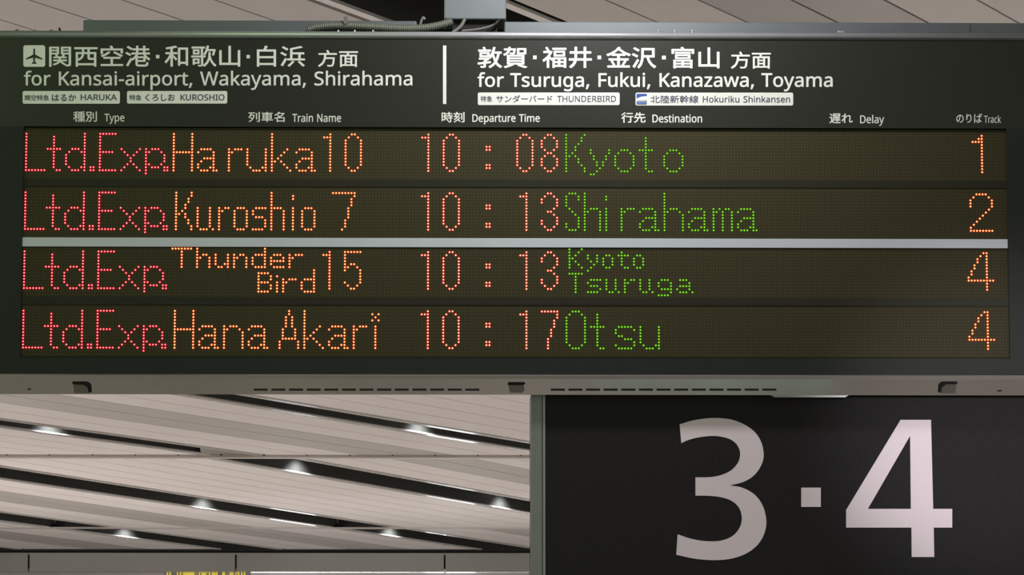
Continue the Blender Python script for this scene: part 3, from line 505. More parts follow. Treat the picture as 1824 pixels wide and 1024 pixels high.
XL, XR = -9.0, 11.0
for k, (ya, yb, y0, z0, s, near, wid, per, _n) in enumerate(BAYS):
    mb = MB()
    g = 0.007 if k else 0.006
    clo, chi = XL - yb / M, XR - ya / M
    j0, j1 = math.floor((clo - near) / per) - 1, math.ceil((chi - near) / per) + 1
    for j in range(j0, j1):
        a = near + j * per                      # upper (near) edge of the slot j; the field runs up to the far edge of slot j + 1
        b = near + (j + 1) * per - wid
        t = 0.115 if k else 0.082
        if b < clo or a > chi:
            continue
        n = 6
        grey_field = (j % 2 in GREY[k])
        for edge0, edge1 in ((a, a + t), (b - t, b)):
            inner = edge1 if edge0 == a else edge0
            lo, hi = (edge0, edge1 - 0.035) if edge0 == a else (edge0 + 0.035, edge1)
            strip(mb, k, lo, hi, ya, yb, M_TRIM, -0.004, 0.012)
        for i in range(n):
            c0 = a + t + (b - a - 2 * t) * i / n
            c1 = a + t + (b - a - 2 * t) * (i + 1) / n
            strip(mb, k, c0 + g, c1 - g, ya, yb, M_CEILG if grey_field and i in (2, 3) else M_CEIL)
        strip(mb, k, a + 0.02, b - 0.02, ya, yb, M_BACKING, 0.035, 0.02)
        # the recess of slot j: two upright sides and a lid
        f0 = a - wid
        for c in (f0 - 0.006, a + 0.006):
            q = [bay_point(k, c - 0.006, ya, 0.008), bay_point(k, c + 0.006, ya, 0.008), bay_point(k, c + 0.006, yb, 0.008), bay_point(k, c - 0.006, yb, 0.008)]
            mb.prism(q, (0, 0, 0.36), M_SLOTDARK)
        strip(mb, k, f0 - 0.02, a + 0.02, ya, yb, M_SLOTDARK, 0.36, 0.02)
    o = mb.build('ceiling')
    o['kind'] = 'structure'
    o['label'] = ['planked ceiling bay above the board', 'light and grey planked ceiling bay just beyond the board',
                  'second planked ceiling bay, past the first cross joint', 'last planked ceiling bay before the far beam'][k]

mb = MB()
def bay_hit(k, px, py):
    d = ray(px, py)
    y0, z0, s = BAYS[k][2:5]
    return d * ((z0 - s * y0) / (d.z - s * d.y))


q = [bay_hit(1, 356, 797.4), bay_hit(1, 358, 806.9), bay_point(1, -18.498, 30.78), bay_point(1, -18.118, 30.78)]
mb.prism([p + Vector((0, 0, 0.004)) for p in q], (0, 0, 0.02), M_PLATE)
o = mb.build('ceiling_panel')
o['kind'] = 'structure'
for i, (y, z, h) in enumerate(((30.78, 1.947, 0.035), (38.71, 1.622, 0.010))):
    mb = MB()
    mb.box(XL, XR, y - 0.09, y + 0.09, z - h * 0.5, z + h, M_JOINT)
    for q in range(-60, 60):
        x = q * 0.39 + 0.1
        if XL < x < XR and i == 0:
            mb.cyl((x, y - 0.092, z + h * 0.3), (x, y - 0.075, z + h * 0.3), 0.012, 0.012, M_DARK, 8)
    o = mb.build('trim_%d' % (i + 1))
    o['kind'] = 'structure'
    o['label'] = ('grey cross joint between the first two ceiling bays', 'grey cross joint between the last ceiling bays')[i]
mb = MB()
mb.box(XL, XR, 15.30, 15.40, 2.19, 2.27, M_JOINT)
o = mb.build('trim_3')
o['kind'] = 'structure'

# far beam, its soffit, the wall beyond and the floor
YB = 42.15
zt, zb = W(470, 985, YB).z, W(470, 1018, YB).z
mb = MB()
edges = [W(x, 1000, YB).x for x in (-320, 51, 420, 792, 1163, 1535, 1907)]
for a, b in zip(edges, edges[1:]):
    mb.box(a + 0.012, b - 0.012, YB, YB + 0.06, zb, zt, M_BEAM)
    mb.box(a + 0.012, b - 0.012, YB + 0.061, YB + 0.5, zb, zb + 0.05, M_SOFFIT)
mb.box(edges[0], edges[-1], YB + 0.03, YB + 0.5, zb + 0.06, zt - 0.02, M_DARK)
mb.box(edges[0], edges[-1], YB - 0.02, YB + 0.5, zt + 0.02, zt + 0.3, M_DARK)
o = mb.build('beam')
o['kind'] = 'structure'
o['label'] = 'grey panelled beam across the far end of the ceiling'
mb = MB()
mb.box(-14, 15, 52, 52.2, -1.6, 2.6, M_WALL)
o = mb.build('wall_back')
o['kind'] = 'structure'
mb = MB()
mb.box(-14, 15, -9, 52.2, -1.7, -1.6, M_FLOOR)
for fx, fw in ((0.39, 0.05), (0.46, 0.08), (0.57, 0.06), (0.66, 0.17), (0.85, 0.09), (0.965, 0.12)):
    mb.box(fx, fx + fw, 5.4, 7.4, -1.6, -1.597, M_FLOORPALE)  # unseen pale strips added so the bottom rail mirrors bright patches
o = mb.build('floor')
o['kind'] = 'structure'
mb = MB()
mb.box(-14, 15, YB + 0.5, 52.2, zb + 0.04, zb + 0.1, M_CEIL)
o = mb.build('ceiling')
o['kind'] = 'structure'

# ------------------------------------------------------------------ downlights in the dark slots
ax = Vector((1, M, 0)).normalized()                 # along a slot
nx = Vector((M, -1, 0)).normalized()                # across it, towards larger c (nearer the eye)
LIGHTS = [                                          # pixel of the bright rim, bay, far edge of the slot, where it is
    (103, 771, 1, -18.498, 'ceiling downlight in the upper left slot, above the cross joint'),
    (742, 770, 1, -15.335, 'ceiling downlight in the slot nearest the board underside'),
    (538, 841, 2, -18.65, 'ceiling downlight just past the grey slot cover'),
    (892, 904, 2, -18.65, 'ceiling downlight beside the track sign frame'),
    (365, 905, 2, -21.885, 'ceiling downlight in the middle of the third slot'),
    (708, 954, 3, -21.87, 'ceiling downlight in the third slot close to the far beam'),
    (222, 956, 3, -25.105, 'ceiling downlight in the lowest slot close to the far beam'),
]
for px, py, k, far, lab in LIGHTS:
    d = ray(px, py)
    y0, z0, s = BAYS[k][2:5]
    t = (z0 - s * y0) / (d.z - s * d.y)
    y = (d * t).y
    base = bay_point(k, far, y) + nx * 0.17 + Vector((0, 0, 0.20))
    e = thing('ceiling_downlight', lab, 'light', base, 'downlights in the ceiling slots')
    mb = MB()
    mb.cyl(base + Vector((0, 0, 0.0)), base + Vector((0, 0, 0.19)), 0.055, 0.055, M_SLOTDARK, 20)
    mb.build('lamp_housing', e)
    mb = MB()
    mb.cyl(base + Vector((0, 0, -0.004)), base + Vector((0, 0, -0.001)), 0.045, 0.045, M_LENS, 20)
    mb.build('lamp_lens', e)
    lamp('downlight_beam', 'SPOT', base + Vector((0, 0, -0.012)), 150.0, (0.93, 0.96, 1.0), base + Vector((0, 0, -2)) - nx * 0.35,
         spot_size=math.radians(125), spot_blend=1.0, shadow_soft_size=0.06)

# ------------------------------------------------------------------ the departure board
P = 0.0071                        # pitch of the lamps
GX = -1.02108023
GZ = [1.23489669, 1.09770125, 0.960402645, 0.823]
YF = D - 0.008                    # front of the black face
XA, XB = W(-42, 400, YF).x, W(1877, 400, YF).x
ztop, zbot = W(912, 69, YF).z, W(912, 668, YF).z
board = thing('departure_board', 'wide black hanging departure board with red, orange and green lamp lettering', 'sign',
              (0, D + 0.12, W(912, 690, D).z))
HX0, HX1 = W(38.5, 432, YF).x, W(1796, 432, YF).x
zr = [(GZ[i] + P * 2.0, GZ[i] - P * 14.9) for i in range(4)]       # lamp rows: upper and lower edge


def lamp_panel_material(z0):
    """Black lamp panel with its unlit lamps showing as faint dots on the lamp grid."""
    m = mat('lamp_panel', (44, 42, 31), 0.6, spec=0.12)
    nt = m.node_tree
    b = nt.nodes['Principled BSDF']
    tc = nt.nodes.new('ShaderNodeTexCoord')
    sep = nt.nodes.new('ShaderNodeSeparateXYZ')
    nt.links.new(tc.outputs['Object'], sep.inputs[0])

    def math_node(op, a, b_=None):
        n = nt.nodes.new('ShaderNodeMath')
        n.operation = op
        for i, v in enumerate((a, b_)):
            if v is None:
                continue
            if isinstance(v, (int, float)):
                n.inputs[i].default_value = v
            else:
                nt.links.new(v, n.inputs[i])
        return n.outputs[0]
    sq = None
    for out, o0 in (('X', GX), ('Z', z0)):
        u = math_node('DIVIDE', math_node('SUBTRACT', sep.outputs[out], o0), P)
        u = math_node('SUBTRACT', math_node('FRACT', math_node('ADD', u, 100.5)), 0.5)
        u = math_node('MULTIPLY', u, u)
        sq = u if sq is None else math_node('ADD', sq, u)
    dot = math_node('LESS_THAN', sq, 0.055)
    mix = nt.nodes.new('ShaderNodeMix')
    mix.data_type = 'RGBA'
    mix.inputs[6].default_value = (*lin((58, 53, 34)), 1)
    mix.inputs[7].default_value = (*lin((72, 71, 50)), 1)
    nt.links.new(dot, mix.inputs[0])
    nt.links.new(mix.outputs[2], b.inputs['Base Color'])
    return m


# body
mb = MB()
mb.box(XA, XB, D + 0.012, D + 0.24, zbot + 0.004, W(912, 60, D).z, M_HOUSING)
mb.build('housing', board, bevel=0.004)
# header face, side borders and lower border
header = MB()
zh = zr[0][0] + 0.002
header.box(XA, XB, YF, D + 0.011, zh, ztop, M_FACE)
header = header.build('header_panel', board)
for x0_, x1_, z1_ in ((XA, HX0, zh), (HX1, XB, zh), (HX0, HX1, zr[3][1] - 0.002)):
    mb = MB()
    mb.box(x0_, x1_, YF, D + 0.011, zbot, z1_, M_BORDER)
    mb.build('face_border', board)
for i in range(3):
    mb = MB()
    mb.box(HX0, HX1, D - 0.002, D + 0.011, zr[i + 1][0] + 0.0004, zr[i][1] - 0.0004, M_DIVIDER)
    mb.build('row_divider', board)
zs0, zs1 = W(912, 440.6, D - 0.0035).z, W(912, 424.2, D - 0.0035).z
mb = MB()
mb.box(HX0 + 0.0003, HX1 - 0.0003, D - 0.0035, D - 0.0016, zs0, zs1, M_STRIP)
o = mb.build('separator_strip', board, bevel=0.0008)
o['label'] = 'white strip between the second and third rows'

# ---- lamp lettering, transcribed lamp by lamp: {lamp row: columns}
def cells(spec, dc=0, dr=0):
    """'0:1-3,7 2,3:5' -> lamps; rows before the colon, columns after it; a-b is a run."""
    def runs(s):
        r = []
        for q in s.split(','):
            if '-' in q:
                a, b = q.split('-')
                r += list(range(int(a), int(b) + 1))
            else:
                r.append(int(q))
        return r
    out = set()
    for part in spec.split():
        rows, cols = part.split(':')
        for r in runs(rows):
            for c in runs(cols):
                out.add((c + dc, r + dr))
    return out


G = {
    'L': '0-12:0 12:0-6', 't': '1-11:2 5:0-4 12:3-4', 'd': '0-12:6 5:2-4 6:1,5 7-10:0 11:1,5 12:2-4', '.': '11-12:0-1',
    'E': '0-12:0 0:0-5 6:0-4 12:0-5', 'x': '5:0,6 6:1,5 7:2,4 8,9:3 10:2,4 11:1,5 12:0,6',
    'p': '5-13:0 5:2-4 6:1,5 7-9:6 10:1,5 11:2-4', 'H': '0-12:0 0-12:6 6:0-6',
    'a': '5:1-4 6:0,5 7:5 8:2-5 9:1,5 10:0,5 11:0,4,5 12:1-3,5-6', 'r': '5-12:0 5:2-4 6:1', 'u': '5-10:0 5-12:6 11:1,5 12:2-4',
    'k': '0-12:0 5:5 6:4 7:3 8:2 9:1,3 10:4 11:5 12:6', '1': '0-12:2 1:0-1', '0': '0:2-3 1:1,4 2-10:0,5 11:1,4 12:2-3',
    'K': '0-12:0 0,1:5 2,3:4 4,5:3 6:2 7:1,3 8:3 9,10:4 11,12:5', 'u4': '5-11:0,4 12:1-3,5', 'r3': '5-12:0 5:2-3 6:1',
    'o4': '5:1-3 6-11:0,4 12:1-3', 's4': '5:1-4 6,7:0 8:1-3 9-11:4 12:0-3', 'h4': '0-12:0 5:1-3 6-12:4', 'i': '5-12:0 1,2:0',
    '7': '0:0-7 1:7 2-4:6 5-8:5 9-11:4 12:3', ':': '4-5:0-1 10-11:0-1', '8': '0:2-3 1:1,4 2-4:0,5 5:1,4 6:2-3 7:1,4 8-10:0,5 11:1,4 12:2-3',
    '3': '0:2-3 1:1,4 2,3:0 2-4:5 5:4 6:2-3 7:4 8-10:5 9,10:0 11:1,4 12:2-3', 'n7': '0:0-5 1,2:5 3-5:4 6-8:3 9-12:2',
    '5': '0:0-5 1-6:0 4:2-3 5:1,4 6-10:5 10:0 11:1,4 12:2-3',
    'Kg': '0-12:0 0:6 1,2:5 3:4 4,5:3 6:2 7:1,3 8,9:4 10:5 11,12:6', 'y': '5,6:0,6 7,8:1,5 9,10:2,4 11:3 12:2 13:0-1',
    'o': '5:2-4 6:1,5 7-10:0,6 11:1,5 12:2-4', 'S': '0:1-3 1,2:0,4 3,4:0 5:1 6:2 7:3 8,9:4 10,11:0,4 12:1-3',
    'h5': '0-12:0 5:2-4 6:1,5 7-12:5', 'h': '0-12:0 5:2-4 6:1,5 7-12:6', 'm': '5-12:0 5:2,4,5 6:1,3,6 7-12:3,6',
    'O': '0:2-4 1:1,5 2-10:0,6 11:1,5 12:2-4', 's': '5:1-5 6,7:0 6:6 8:1-2 9:3-5 10,11:6 11:0 12:1-5',
    'A': '0,1:3 2-5:2,4 6-9:1,5 9:1-5 10-12:0,6', 'n': '5-12:0 5:2-4 6:1,5 7-12:6', 'istar': '5-12:1 1:0,2 2:1 3:0,2',
    'track1': '0-12:3 1:2 2:0-2', 'track2': '0:2-5 1:1,6 2-4:0,7 5:6 6:5 7:4 8:3 9:2 10:1 11:0 12:0-7',
    'track4': '0-12:6 0:5 1:4 2,3:3 4,5:2 6,7:1 8:0 9:0-8',
    # small type, rows counted from the top of the lamp panel (one above the large type)
    'sT': '-1:0-6 -1:3'.replace('-1:', '0:') + ' 0-6:3', 'sh': '0-6:0 2:2-3 3:1,4 4-6:4', 'su': '2-5:0 2-6:4 5:3 6:1-2', 'sn': '2-6:0 2:2-3 3:1,4 4-6:4',
    'sd': '0-6:4 2:1-3 3-5:0 6:1-3', 'se': '2:1-3 3:0,4 4:0-4 5:0 6:1-4', 'sr': '2-6:0 2:2-4 3:1', 'sB': '8-14:0 8:1-3 9,10:4 11:1-3 12,13:4 14:1-3',
    'si': '9:0 11-14:0', 'sr2': '10-14:0 10:2-4 11:1', 'sd2': '7-14:4 10:1-3 11-13:0 14:1-3',
    'sK': '0-6:0 0:4 1:3 2:2 3:1 4:2 5:3 6:4', 'sy': '2,3:0 2-4:3 4:1 5:2 6:1 7:0', 'so': '2:1-2 3-5:0,3 6:1-2', 'st': '1-5:1 2:0,2,3 6:2-3',
    'sT2': '8:0-4 9-14:2', 'ss2': '10:1-4 11:0 12:1-3 13:4 14:0-3', 'su2': '10-13:0,3 14:1-2,4', 'sr3': '10-14:0 10:2-3 11:1',
    'sg2': '10:1-3 11,12:0,4 13:1-4 14:4 15:0-3', 'sa2': '10:1-3 11:4 12:1-4 13:0,4 14:1-3,5',
}


def word(items, small=False):
    out = set()
    for key, c in items:
        out |= cells(G[key], c, -1 if small else 0)
    return out


LTD = word([('L', 0), ('t', 7), ('d', 13), ('.', 21), ('E', 24), ('x', 31), ('p', 39), ('.', 45)])


def time(a, b, c, d):
    pos = {'1': 160 + 1, '0': 160}
    return word([('1', 129), ('0', 136), (':', 150), (c, 161 if c == '1' else 160), (d, 168)])


ROWS = [                           # words of the train name, time, words of the destination, track
    ((word([('H', 48), ('a', 56), ('r', 66), ('u', 72), ('k', 80), ('a', 88)]), word([('1', 97), ('0', 104)])), time('1', '0', '0', '8'),
     (word([('Kg', 176), ('y', 184), ('o', 192), ('t', 200), ('o', 208)]),), word([('track1', 309)])),
    ((word([('K', 49), ('u4', 56), ('r3', 63), ('o4', 68), ('s4', 74), ('h4', 80), ('i', 87), ('o4', 90)]), word([('7', 100)])), time('1', '0', '1', '3'),
     (word([('S', 176), ('h5', 182), ('i', 189), ('r', 194), ('a', 200), ('h', 208), ('a', 216), ('m', 224), ('a', 232)]),), word([('track2', 308)])),
    ((word([('sT', 48), ('sh', 56), ('su', 62), ('sn', 68), ('sd', 74), ('se', 80), ('sr', 86)], True),
      word([('sB', 76), ('si', 82), ('sr2', 84), ('sd2', 90)], True), word([('1', 97), ('5', 104)])), time('1', '0', '1', '3'),
     (word([('sK', 177), ('sy', 183), ('so', 188), ('st', 193), ('so', 198)], True),
      word([('sT2', 177), ('ss2', 183), ('su2', 189), ('sr3', 195), ('su2', 200), ('sg2', 206), ('sa2', 212)], True)), word([('track4', 307)])),
    ((word([('H', 49), ('a', 57), ('n', 65), ('a', 73)]), word([('A', 83), ('k', 91), ('a', 99), ('r', 107), ('istar', 113)])), time('1', '0', '1', 'n7'),
     (word([('O', 176), ('t', 184), ('s', 192), ('u', 200)]),), word([('track4', 307)])),
]
LAMPS = {                          # core, body and outer rim of a lit lamp
    'train_type_text': [emission('red_lamp_%s' % n, c) for n, c in (('core', (2.2, 1.25, 0.75)), ('body', (1.0, 0.035, 0.09)), ('rim', (0.70, 0.003, 0.035)))],
    'train_name_text': [emission('orange_lamp_%s' % n, c) for n, c in (('core', (2.4, 1.7, 0.75)), ('body', (1.15, 0.52, 0.11)), ('rim', (0.74, 0.035, 0.012)))],
    'departure_time_text': [emission('amber_lamp_%s' % n, c) for n, c in (('core', (2.6, 2.0, 1.3)), ('body', (1.15, 0.38, 0.18)), ('rim', (0.76, 0.018, 0.018)))],
    'destination_text': [emission('green_lamp_%s' % n, c) for n, c in (('core', (0.62, 1.15, 0.10)), ('body', (0.16, 0.55, 0.012)), ('rim', (0.02, 0.15, 0.002)))],
    'track_number_text': [emission('yellow_lamp_%s' % n, c) for n, c in (('core', (2.6, 2.0, 1.0)), ('body', (1.15, 0.48, 0.09)), ('rim', (0.76, 0.04, 0.008)))],
}


def lamp_dots(name, lamps, z0, mats, parent):
    mb = MB()
    n = 8
    y = D - 0.0002
    for c, r in sorted(lamps):
        x, z = GX + c * P, z0 - r * P
        ring = lambda rad, yy: [(x + rad * math.cos(2 * math.pi * (i + .5) / n), yy, z + rad * math.sin(2 * math.pi * (i + .5) / n)) for i in range(n)]
        mb.add(ring(P * 0.17, y - 0.0013) + [(x, y - 0.0015, z)], [(i, (i + 1) % n, n) for i in range(n)], mats[0])
        for r0, y0, r1, y1, mm in ((0.17, 0.0013, 0.30, 0.0008, mats[1]), (0.30, 0.0008, 0.46, 0.0, mats[2])):
            mb.add(ring(P * r0, y - y0) + ring(P * r1, y - y1), [(i, n + i, n + (i + 1) % n, (i + 1) % n) for i in range(n)], mm)
    return mb.build(name, parent)


for i, (name_l, time_l, dest_l, track_l) in enumerate(ROWS):
    mb = MB()
    mb.box(HX0, HX1, D, D + 0.0115, zr[i][1], zr[i][0], lamp_panel_material(GZ[i]))
    row = mb.build('lamp_row', board)
    for nm, words in (('train_type_text', (LTD,)), ('train_name_text', name_l), ('departure_time_text', (time_l,)), ('destination_text', dest_l),
                      ('track_number_text', (track_l,))):
        for lamps in words:
            o = lamp_dots(nm, lamps, GZ[i], LAMPS[nm], row)
            if i == 0:
                o['label'] = {'train_type_text': 'red lamp lettering', 'train_name_text': 'orange lamp lettering', 'departure_time_text': 'amber lamp digits',
                              'destination_text': 'green lamp lettering', 'track_number_text': 'yellow lamp digit'}[nm]

# ---- printed header
def text(nm, s, box, wt, m=None, y=0.0):
    return lettering(nm, s, box, header, YF - y, m or M_WHITE, wt)


def patch(nm, pts, m, y=0.0, thick=0.0006):
    return flat(nm, [pxloop(pts, YF - y)], YF - y, thick, m, header)


plane_l = [(61, 85.5), (62.4, 88), (62.6, 97), (75.5, 104.2), (75.5, 106.2), (62.6, 102.5), (62.2, 109.6), (65.2, 112.6), (65.2, 114), (61, 113),
           (56.8, 114), (56.8, 112.6), (59.8, 109.6), (59.4, 102.5), (46.5, 106.2), (46.5, 104.2), (59.4, 97), (59.6, 88)]
patch('airport_pictogram', rounded(41.6, 80.7, 80.5, 119, 4), M_WHITE)
patch('airplane_symbol', plane_l, M_FACE, 0.0007)
for s, b in (('関西空港', (87.5, 81.2, 267.8, 119)), ('和歌山', (293.3, 81, 428, 119)), ('白浜', (457.5, 81.5, 543.3, 119))):
    text('japanese_lettering', s, b, 0.45)
text('japanese_lettering', '方面', (566.5, 89, 637.6, 119.3), 0.4)
for s, b in (('敦賀', (850.6, 83.2, 939.4, 121.6)), ('福井', (966, 83.2, 1054.4, 121.6)), ('金沢', (1080, 83.2, 1169, 121.8)), ('富山', (1196, 83.5, 1281.7, 122))):
    text('japanese_lettering', s, b, 0.68)
text('japanese_lettering', '方面', (1301.8, 91.8, 1373, 122.5), 0.45)
for b in ((277.8, 97.9, 283.9, 104), (439.2, 97.9, 445.2, 104), (949.5, 99, 956, 105.5), (1064.2, 99, 1070.8, 105.6), (1179, 99.2, 1186, 106)):
    patch('middle_dot', [(b[0], b[1]), (b[2], b[1]), (b[2], b[3]), (b[0], b[3])], M_WHITE)
text('english_lettering', 'for Kansai-airport, Wakayama, Shirahama', (42.6, 125.8, 734.6, 160.3), 0.38)
text('english_lettering', 'for Tsuruga, Fukui, Kanazawa, Toyama', (850.4, 128.6, 1483.2, 162.8), 0.52)
patch('divider_bar', [(789, 81.2), (795, 81.2), (795, 185.4), (789, 185.4)], M_WHITE, 0, 0.001)
for b in ((40.4, 162.2, 213.6, 184.8), (226.2, 162.2, 404.8, 184.5), (851.1, 164.8, 1103.8, 187.2), (1132, 165, 1412.8, 188)):
    patch('service_tag', rounded(*b, 3), M_WHITE, 0, 0.0008)
for s, b, wt in (('関空特急', (44.5, 169.2, 87.2, 178.9), 0.1), ('はるか', (92.4, 167.7, 135.8, 180.1), 0.3), ('HARUKA', (144, 168, 208.2, 178.6), 0.2),
                 ('特急', (231, 168.9, 251.9, 178.6), 0.1), ('くろしお', (258.7, 167.4, 311.6, 179.9), 0.3), ('KUROSHIO', (321.8, 168, 399.9, 178.9), 0.2),
                 ('特急', (856.4, 171, 876.6, 181), 0.1), ('サンダーバード', (883.9, 169.7, 983.8, 182.3), 0.15), ('THUNDERBIRD', (992.4, 170.7, 1097.3, 181.6), 0.15),
                 ('北陸新幹線', (1158.8, 169.8, 1244.2, 183.6), 0.2), ('Hokuriku Shinkansen', (1252, 170.6, 1407.2, 182.6), 0.2)):
    text('tag_lettering', s, b, wt * 0.5, M_TAGTXT, 0.0009)
patch('train_emblem', rounded(1133.8, 167, 1152.2, 186, 1.5), M_BLUE, 0.0009)
patch('train_emblem_nose', [(1133.8, 175.6), (1141, 172.6), (1147, 171.6), (1152.2, 171.5), (1152.2, 177.5), (1133.8, 178.6)], M_WHITE, 0.0014, 0.0004)
patch('train_emblem_band', [(1133.8, 178.6), (1152.2, 177.5), (1152.2, 180.4), (1133.8, 180.8)], M_SKYGREY, 0.0014, 0.0004)
patch('train_emblem_ground', [(1133.8, 180.8), (1152.2, 180.4), (1152.2, 184.6), (1150.8, 186), (1135.2, 186), (1133.8, 184.6)], M_SLATE, 0.0014, 0.0004)
for s, b, wt in (('種別', (130.4, 198.4, 172.6, 216.8), 0.3), ('Type', (185.9, 202.6, 221.7, 220.7), 0.25), ('列車名', (442.4, 199.2, 507, 217.4), 0.3),
                 ('Train Name', (520.6, 202.5, 607.6, 217.4), 0.3), ('時刻', (786.6, 199.2, 827.5, 218.2), 0.45), ('Departure Time', (841.3, 203, 961.6, 221.6), 0.4),
                 ('行先', (1106.6, 200, 1150, 218.8), 0.5), ('Destination', (1162, 203.6, 1250.7, 218.4), 0.4), ('遅れ', (1477.3, 202, 1519, 219.8), 0.4),
                 ('Delay', (1532, 204.6, 1574.8, 224.2), 0.3), ('のりば', (1703.3, 202.3, 1749.2, 219), 0.25), ('Track', (1752.7, 205.3, 1783, 219), 0.15)):
    text('column_heading', s, b, wt * 0.7)

# ---- rails
z0, z1 = W(912, 69.3, YF).z, W(912, 57, YF).z
prof = [(D + 0.03, z0), (YF, z0)]
for k in range(9):
    a = math.radians(-90 + 180 * k / 8)
    prof.append((YF - 0.010 * math.cos(a), (z0 + z1) / 2 + (z1 - z0) / 2 * math.sin(a)))
prof.append((D + 0.03, z1))
mb = MB()
mb.extrude_x(prof, XA, XB, M_RAIL)
rail = mb.build('top_rail', board, smooth=True)
mb = None
for px in (603, 632.5, 665, 1172.5, 1202.5, 1233.5):
    p = W(px, 57, D)
    mb = MB()
    mb.cyl((p.x, D, p.z - 0.002), (p.x, D, p.z + 0.0045), 0.0018, 0.0018, M_SCREW, 10)
    mb.cyl((p.x, D, p.z + 0.0005), (p.x, D, p.z + 0.0022), 0.0034, 0.0034, M_SCREW, 6)
    mb.build('screw', rail)
for px in (1500,):
    p = W(px, 57, D)
    mb = MB()
    mb.box(p.x - 0.010, p.x + 0.006, D, D + 0.01, p.z - 0.002, p.z + 0.0035, M_SCREW)
    mb.build('clip', rail, bevel=0.001)
for px, r in ((30.5, 5.2), (62.5, 4.2), (91.5, 4.8)):
    p = W(px, 57, D)
    mb = MB()
    r *= 0.00129
    for k in range(4):
        a0, a1 = math.radians(k * 22.5), math.radians((k + 1) * 22.5)
        mb.cyl((p.x, D, p.z - 0.002 + r * 1.25 * math.sin(a0)), (p.x, D, p.z - 0.002 + r * 1.25 * math.sin(a1)), r * math.cos(a0), r * max(math.cos(a1), 0.05), M_KNOB, 14)
    mb.build('knob', rail, smooth=True)
p = W(107, 57, D)
mb = MB()
mb.cyl((p.x + 0.001, D, p.z - 0.002), (p.x - 0.002, D, p.z + 0.010), 0.0026, 0.0022, M_DARK, 8)
mb.build('peg', rail)

# bottom rail: a steep lip, then a long bevelled face that looks down towards the hall
zl = zbot
YA, YB_ = D - 0.006, D + 0.020
zA, zB = W(912, 680, YA).z, W(912, 703, YB_).z
prof = [(D + 0.02, zl + 0.0005), (YF - 0.006, zl + 0.0005), (YF - 0.0065, zl - 0.002), (YF - 0.004, zl - 0.009), (YA, zA), (YB_, zB), (YB_ + 0.004, zB + 0.001),
        (D + 0.24, zB + 0.05), (D + 0.24, zl + 0.003), (D + 0.02, zl + 0.003)]
mb = MB()
mb.extrude_x(prof, XA, XB, M_UNDER)
under = mb.build('bottom_rail', board)
nrm = Vector((0, -(zA - zB), -(YB_ - YA))).normalized()


def on_bevel(px, py, lift=0.0):
    """Point of the bevelled face that the photograph shows at (px, py), raised off it by lift."""
    d = ray(px, py)
    return d * ((YA * nrm.y + zA * nrm.z) / d.dot(nrm)) + nrm * lift


def bevel_patch(mb, pts, material, lift=0.0005):
    mb.prism([on_bevel(x, y, lift) for x, y in pts], -nrm * (lift + 0.001), material)


for x0 in (452, 981):
    mb = MB()
    for i in range(13):
        a = x0 + i * 31.4
        bevel_patch(mb, [(a, 692.2), (a + 25, 692.2), (a + 25, 695.6), (a, 695.6)], M_SLOT)
    mb.build('ventilation_grille', under)
for px, side in ((146, 1), (920, 0), (1688, -1)):
    mb = MB()
    if side:
        s_ = side
        bevel_patch(mb, [(px - 17 * s_, 679.4), (px + 8 * s_, 679.2), (px + 14 * s_, 681.5), (px + 17 * s_, 686), (px + 17.5 * s_, 698), (px + 12 * s_, 699.5),
                         (px + 10 * s_, 689), (px + 4 * s_, 684.5), (px - 17 * s_, 683.6)], M_DARK, 0.0006)
        bevel_patch(mb, [(px - 15 * s_, 684), (px + 4 * s_, 685), (px + 9.5 * s_, 689), (px + 11 * s_, 699), (px - 14 * s_, 699)], M_LATCH, 0.003)
    else:
        bevel_patch(mb, [(px - 15, 680.5), (px + 14, 680.5), (px + 16, 683.2), (px + 11, 685), (px - 16, 685)], M_DARK, 0.0006)
        bevel_patch(mb, [(px - 14, 685.4), (px + 13, 685.4), (px + 14, 694), (px + 10, 698.5), (px - 12, 698.5)], M_LATCH, 0.002)
    mb.build('latch', under)
for px, py, r in ((52, 693, 3.0), (1780, 696, 4.5)):
    mb = MB()
    bevel_patch(mb, [(px - r, py - 1), (px + r, py - 1.4), (px + r, py + 0.8), (px - r * 0.6, py + 1.3)], M_SLOT, 0.0006)
    mb.build('screw', under)
# pale tab hanging from the rear edge of the bottom rail
Yt = YB_ + 0.004
flat('hanging_tab', [pxloop([(1370, 702.5), (1514, 702.5), (1505, 707.8), (1380, 707.8)], Yt)], Yt, 0.003, M_ALU, board)

# casings on top of the board
YC = D + 0.05
zc0, zc1 = W(912, 58, YC).z, W(912, 38.3, YC).z
mb = MB()
mb.box(W(145.5, 45, YC).x, W(742, 45, YC).x, YC + 0.03, YC + 0.16, zc0 - 0.004, W(912, 37.5, YC + 0.03).z, M_CASING)
mb.build('cable_casing', board, bevel=0.003)
mb = MB()
mb.box(W(898, 45, YC).x, XB, YC, YC + 0.16, zc0 - 0.004, zc1, M_CASING)
mb.build('cable_casing', board, bevel=0.003)
mb = MB()
mb.box(W(738, 45, YC).x, W(900, 45, YC).x, YC + 0.13, YC + 0.16, zc0 - 0.004, W(845, 34, D + 0.07).z - 0.003, M_DARK)
mb.build('casing_back', board)
p0, p1 = W(1725.5, 43, YC - 0.001), W(1728, 55, YC - 0.001)
mb = MB()
mb.box(p0.x, p1.x, YC - 0.002, YC + 0.002, p1.z, p0.z, M_CASING)
mb.build('cable_clip', board)
